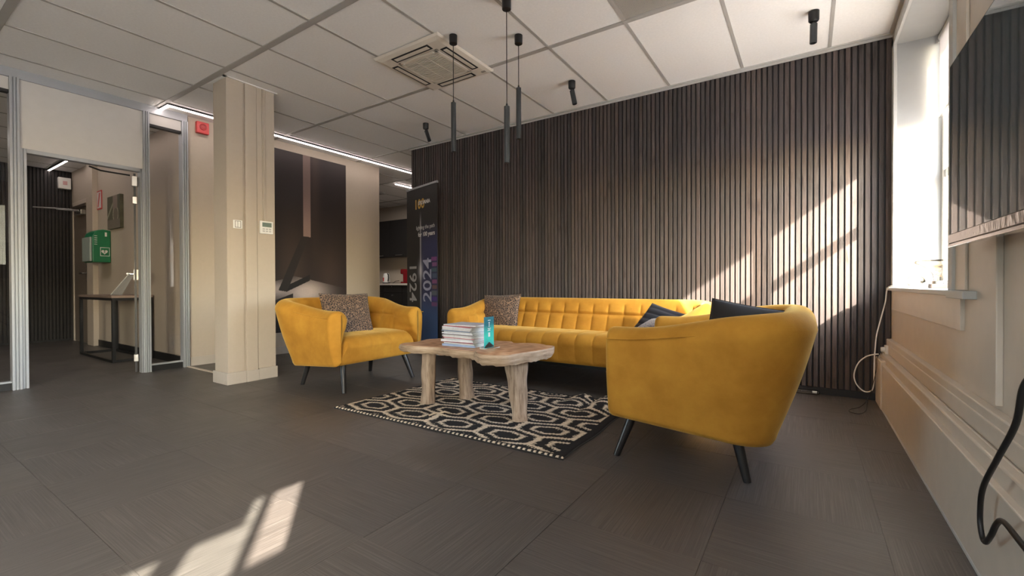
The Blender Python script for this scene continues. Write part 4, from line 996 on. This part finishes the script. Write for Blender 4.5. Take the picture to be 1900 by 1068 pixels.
# open brochure-like acrylic stand on the console
bs = thing('sign_holder', 'clear slanted acrylic sign holder on the corridor console table', 'holder', (-6.86, 1.9, TH+.02))
z = TH+.022
b = MB(); b.add([(-7.24, 1.90, z), (-6.86, 1.90, z), (-6.80, 2.0, z+.25), (-6.98, 2.0, z+.25)], [(0, 1, 2, 3)]); b.add([(-7.24, 1.903, z), (-6.86, 1.903, z), (-6.80, 2.003, z+.25), (-6.98, 2.003, z+.25)], [(3, 2, 1, 0)])
b.build('pane', M['frost'], bs); MB().tube([(-7.24, 1.90, z+.004), (-6.98, 2.0, z+.252), (-6.80, 2.0, z+.252)], .005).build('bright_edge', M['plastic'], bs)
# AED cabinet: clear front door, green moulded shell, heart sign on its side
ae = thing('aed_cabinet', 'green AED defibrillator cabinet with a heart sign on the corridor wall', 'cabinet', (-8.22, 2.0, 1.2))
ax0, ax1 = -8.40, -8.05; az0, az1 = 1.19, 1.64
pf = [(1.925, az0), (2.118, az0), (2.118, az1-.01), (2.04, az1), (1.985, az1-.012), (1.945, az1-.045), (1.925, az1-.10)]
b = MB(); b.rings([[(ax0, y_, z_) for y_, z_ in pf], [(ax1-.012, y_, z_) for y_, z_ in pf], [(ax1, y_*.96+2.03*.04, z_*.97+1.41*.03) for y_, z_ in pf]]); b.build('shell', M['green'], ae, bevel=.004)
MB().box(ax0+.005, ax1-.006, 1.900, 1.924, az0+.012, az1-.11).build('front_door', mat('milky_plastic', (.30, .36, .33), .4), ae, bevel=.006)
for k in range(5): MB().box(ax1-.003, ax1+.002, 1.945, 1.975, 1.43+.028*k, 1.438+.028*k).build('vent_slot', M['plastic'], ae)
MB().box(ax1-.004, ax1+.006, 2.055, 2.075, 1.545, 1.60).build('latch', M['plastic'], ae)
sg = MB().box(ax1-.004, ax1+.002, 2.005, 2.105, 1.275, 1.395).build('sign', M['whiteink'], ae)
MB().box(ax1, ax1+.0028, 2.011, 2.099, 1.282, 1.388).build('sign_field', M['green'], sg)
hp = []
for k in range(40):
    q = 2*math.pi*k/40; hp.append((16*math.sin(q)**3*.0021, (13*math.cos(q)-5*math.cos(2*q)-2*math.cos(3*q)-math.cos(4*q))*.0021))
b = MB(); b.rings([[(ax1+.0026, 2.050+y_, 1.332+z_) for y_, z_ in hp], [(ax1+.0040, 2.050+y_, 1.332+z_) for y_, z_ in hp]]); b.build('heart', M['whiteink'], sg)
bl = [(.008, .024), (-.010, -.001), (-.001, -.001), (-.007, -.024), (.011, .004), (.002, .004)]
b = MB(); b.rings([[(ax1+.0039, 2.050+y_, 1.332+z_) for y_, z_ in bl], [(ax1+.0050, 2.050+y_, 1.332+z_) for y_, z_ in bl]]); b.build('bolt', M['green'], sg)
# red fire sign
fs_ = thing('fire_sign', 'small red and white fire safety sign on the corridor wall above the cabinet', 'sign', (-8.50, 2.12, 2.1))
MB().box(-8.60, -8.40, 2.112, 2.12, 1.965, 2.235).build('board', M['red'], fs_); b = MB(); b.box(-8.582, -8.418, 2.110, 2.113, 1.985, 2.215); b.build('white_field', M['whiteink'], fs_)
b = MB(); b.add([(-8.56, 2.1095, 2.0), (-8.52, 2.1095, 2.0), (-8.44, 2.1095, 2.2), (-8.50, 2.1095, 2.2)], [(0, 1, 2, 3)]); b.build('red_mark', M['red'], fs_)
# small wrapped canvas picture
pc = thing('canvas_picture', 'small olive and white abstract canvas picture on the corridor wall', 'picture', (-7.8, 2.1, 1.85))
px0, px1, pz0, pz1 = -8.04, -7.55, 1.64, 2.08
MB().box(px0, px1, 2.082, 2.119, pz0, pz1).build('canvas', mat('olive_canvas', (.10, .095, .06), .8, var=.3, nscale=8), pc)
a, c = np.meshgrid(np.linspace(0, 1, 60), np.linspace(0, 1, 50), indexing='ij'); col = np.broadcast_to(np.array((.10, .10, .065)), a.shape+(3,)).copy()
d_ = np.hypot((a-.66)/.22, (c-.42)/.26); col = np.where((d_ < 1)[..., None], np.array((.40, .36, .28)), col); col = np.where((d_ < .8)[..., None], np.array((.15, .13, .10)), col)
col = np.where((np.abs(a*.9-c+.35) < .05)[..., None], np.array((.30, .30, .22)), col); col = np.where((c < .28)[..., None], np.array((.17, .15, .12)), col); col = np.where(((a > .45) & (c > .60) & (a < .8))[..., None], np.array((.24, .19, .16)), col)
grid_obj('print', np.stack([px0+(px1-px0)*a, np.full_like(a, 2.0815), pz0+(pz1-pz0)*c], -1), M['print'], pc, colors=col, local=False, smooth=False)
# detector box at the corridor's far corner
db = thing('wall_box', 'small white signal box in the far top corner of the corridor', 'box', (-9.83, 2.0, 2.4))
MB().box(-9.849, -9.78, 1.95, 2.095, 2.40, 2.575).build('housing', M['plastic'], db, bevel=.006); MB().box(-9.78, -9.776, 2.0, 2.05, 2.46, 2.52).build('lens', mat('pink_lens', (.6, .35, .35), .3), db)
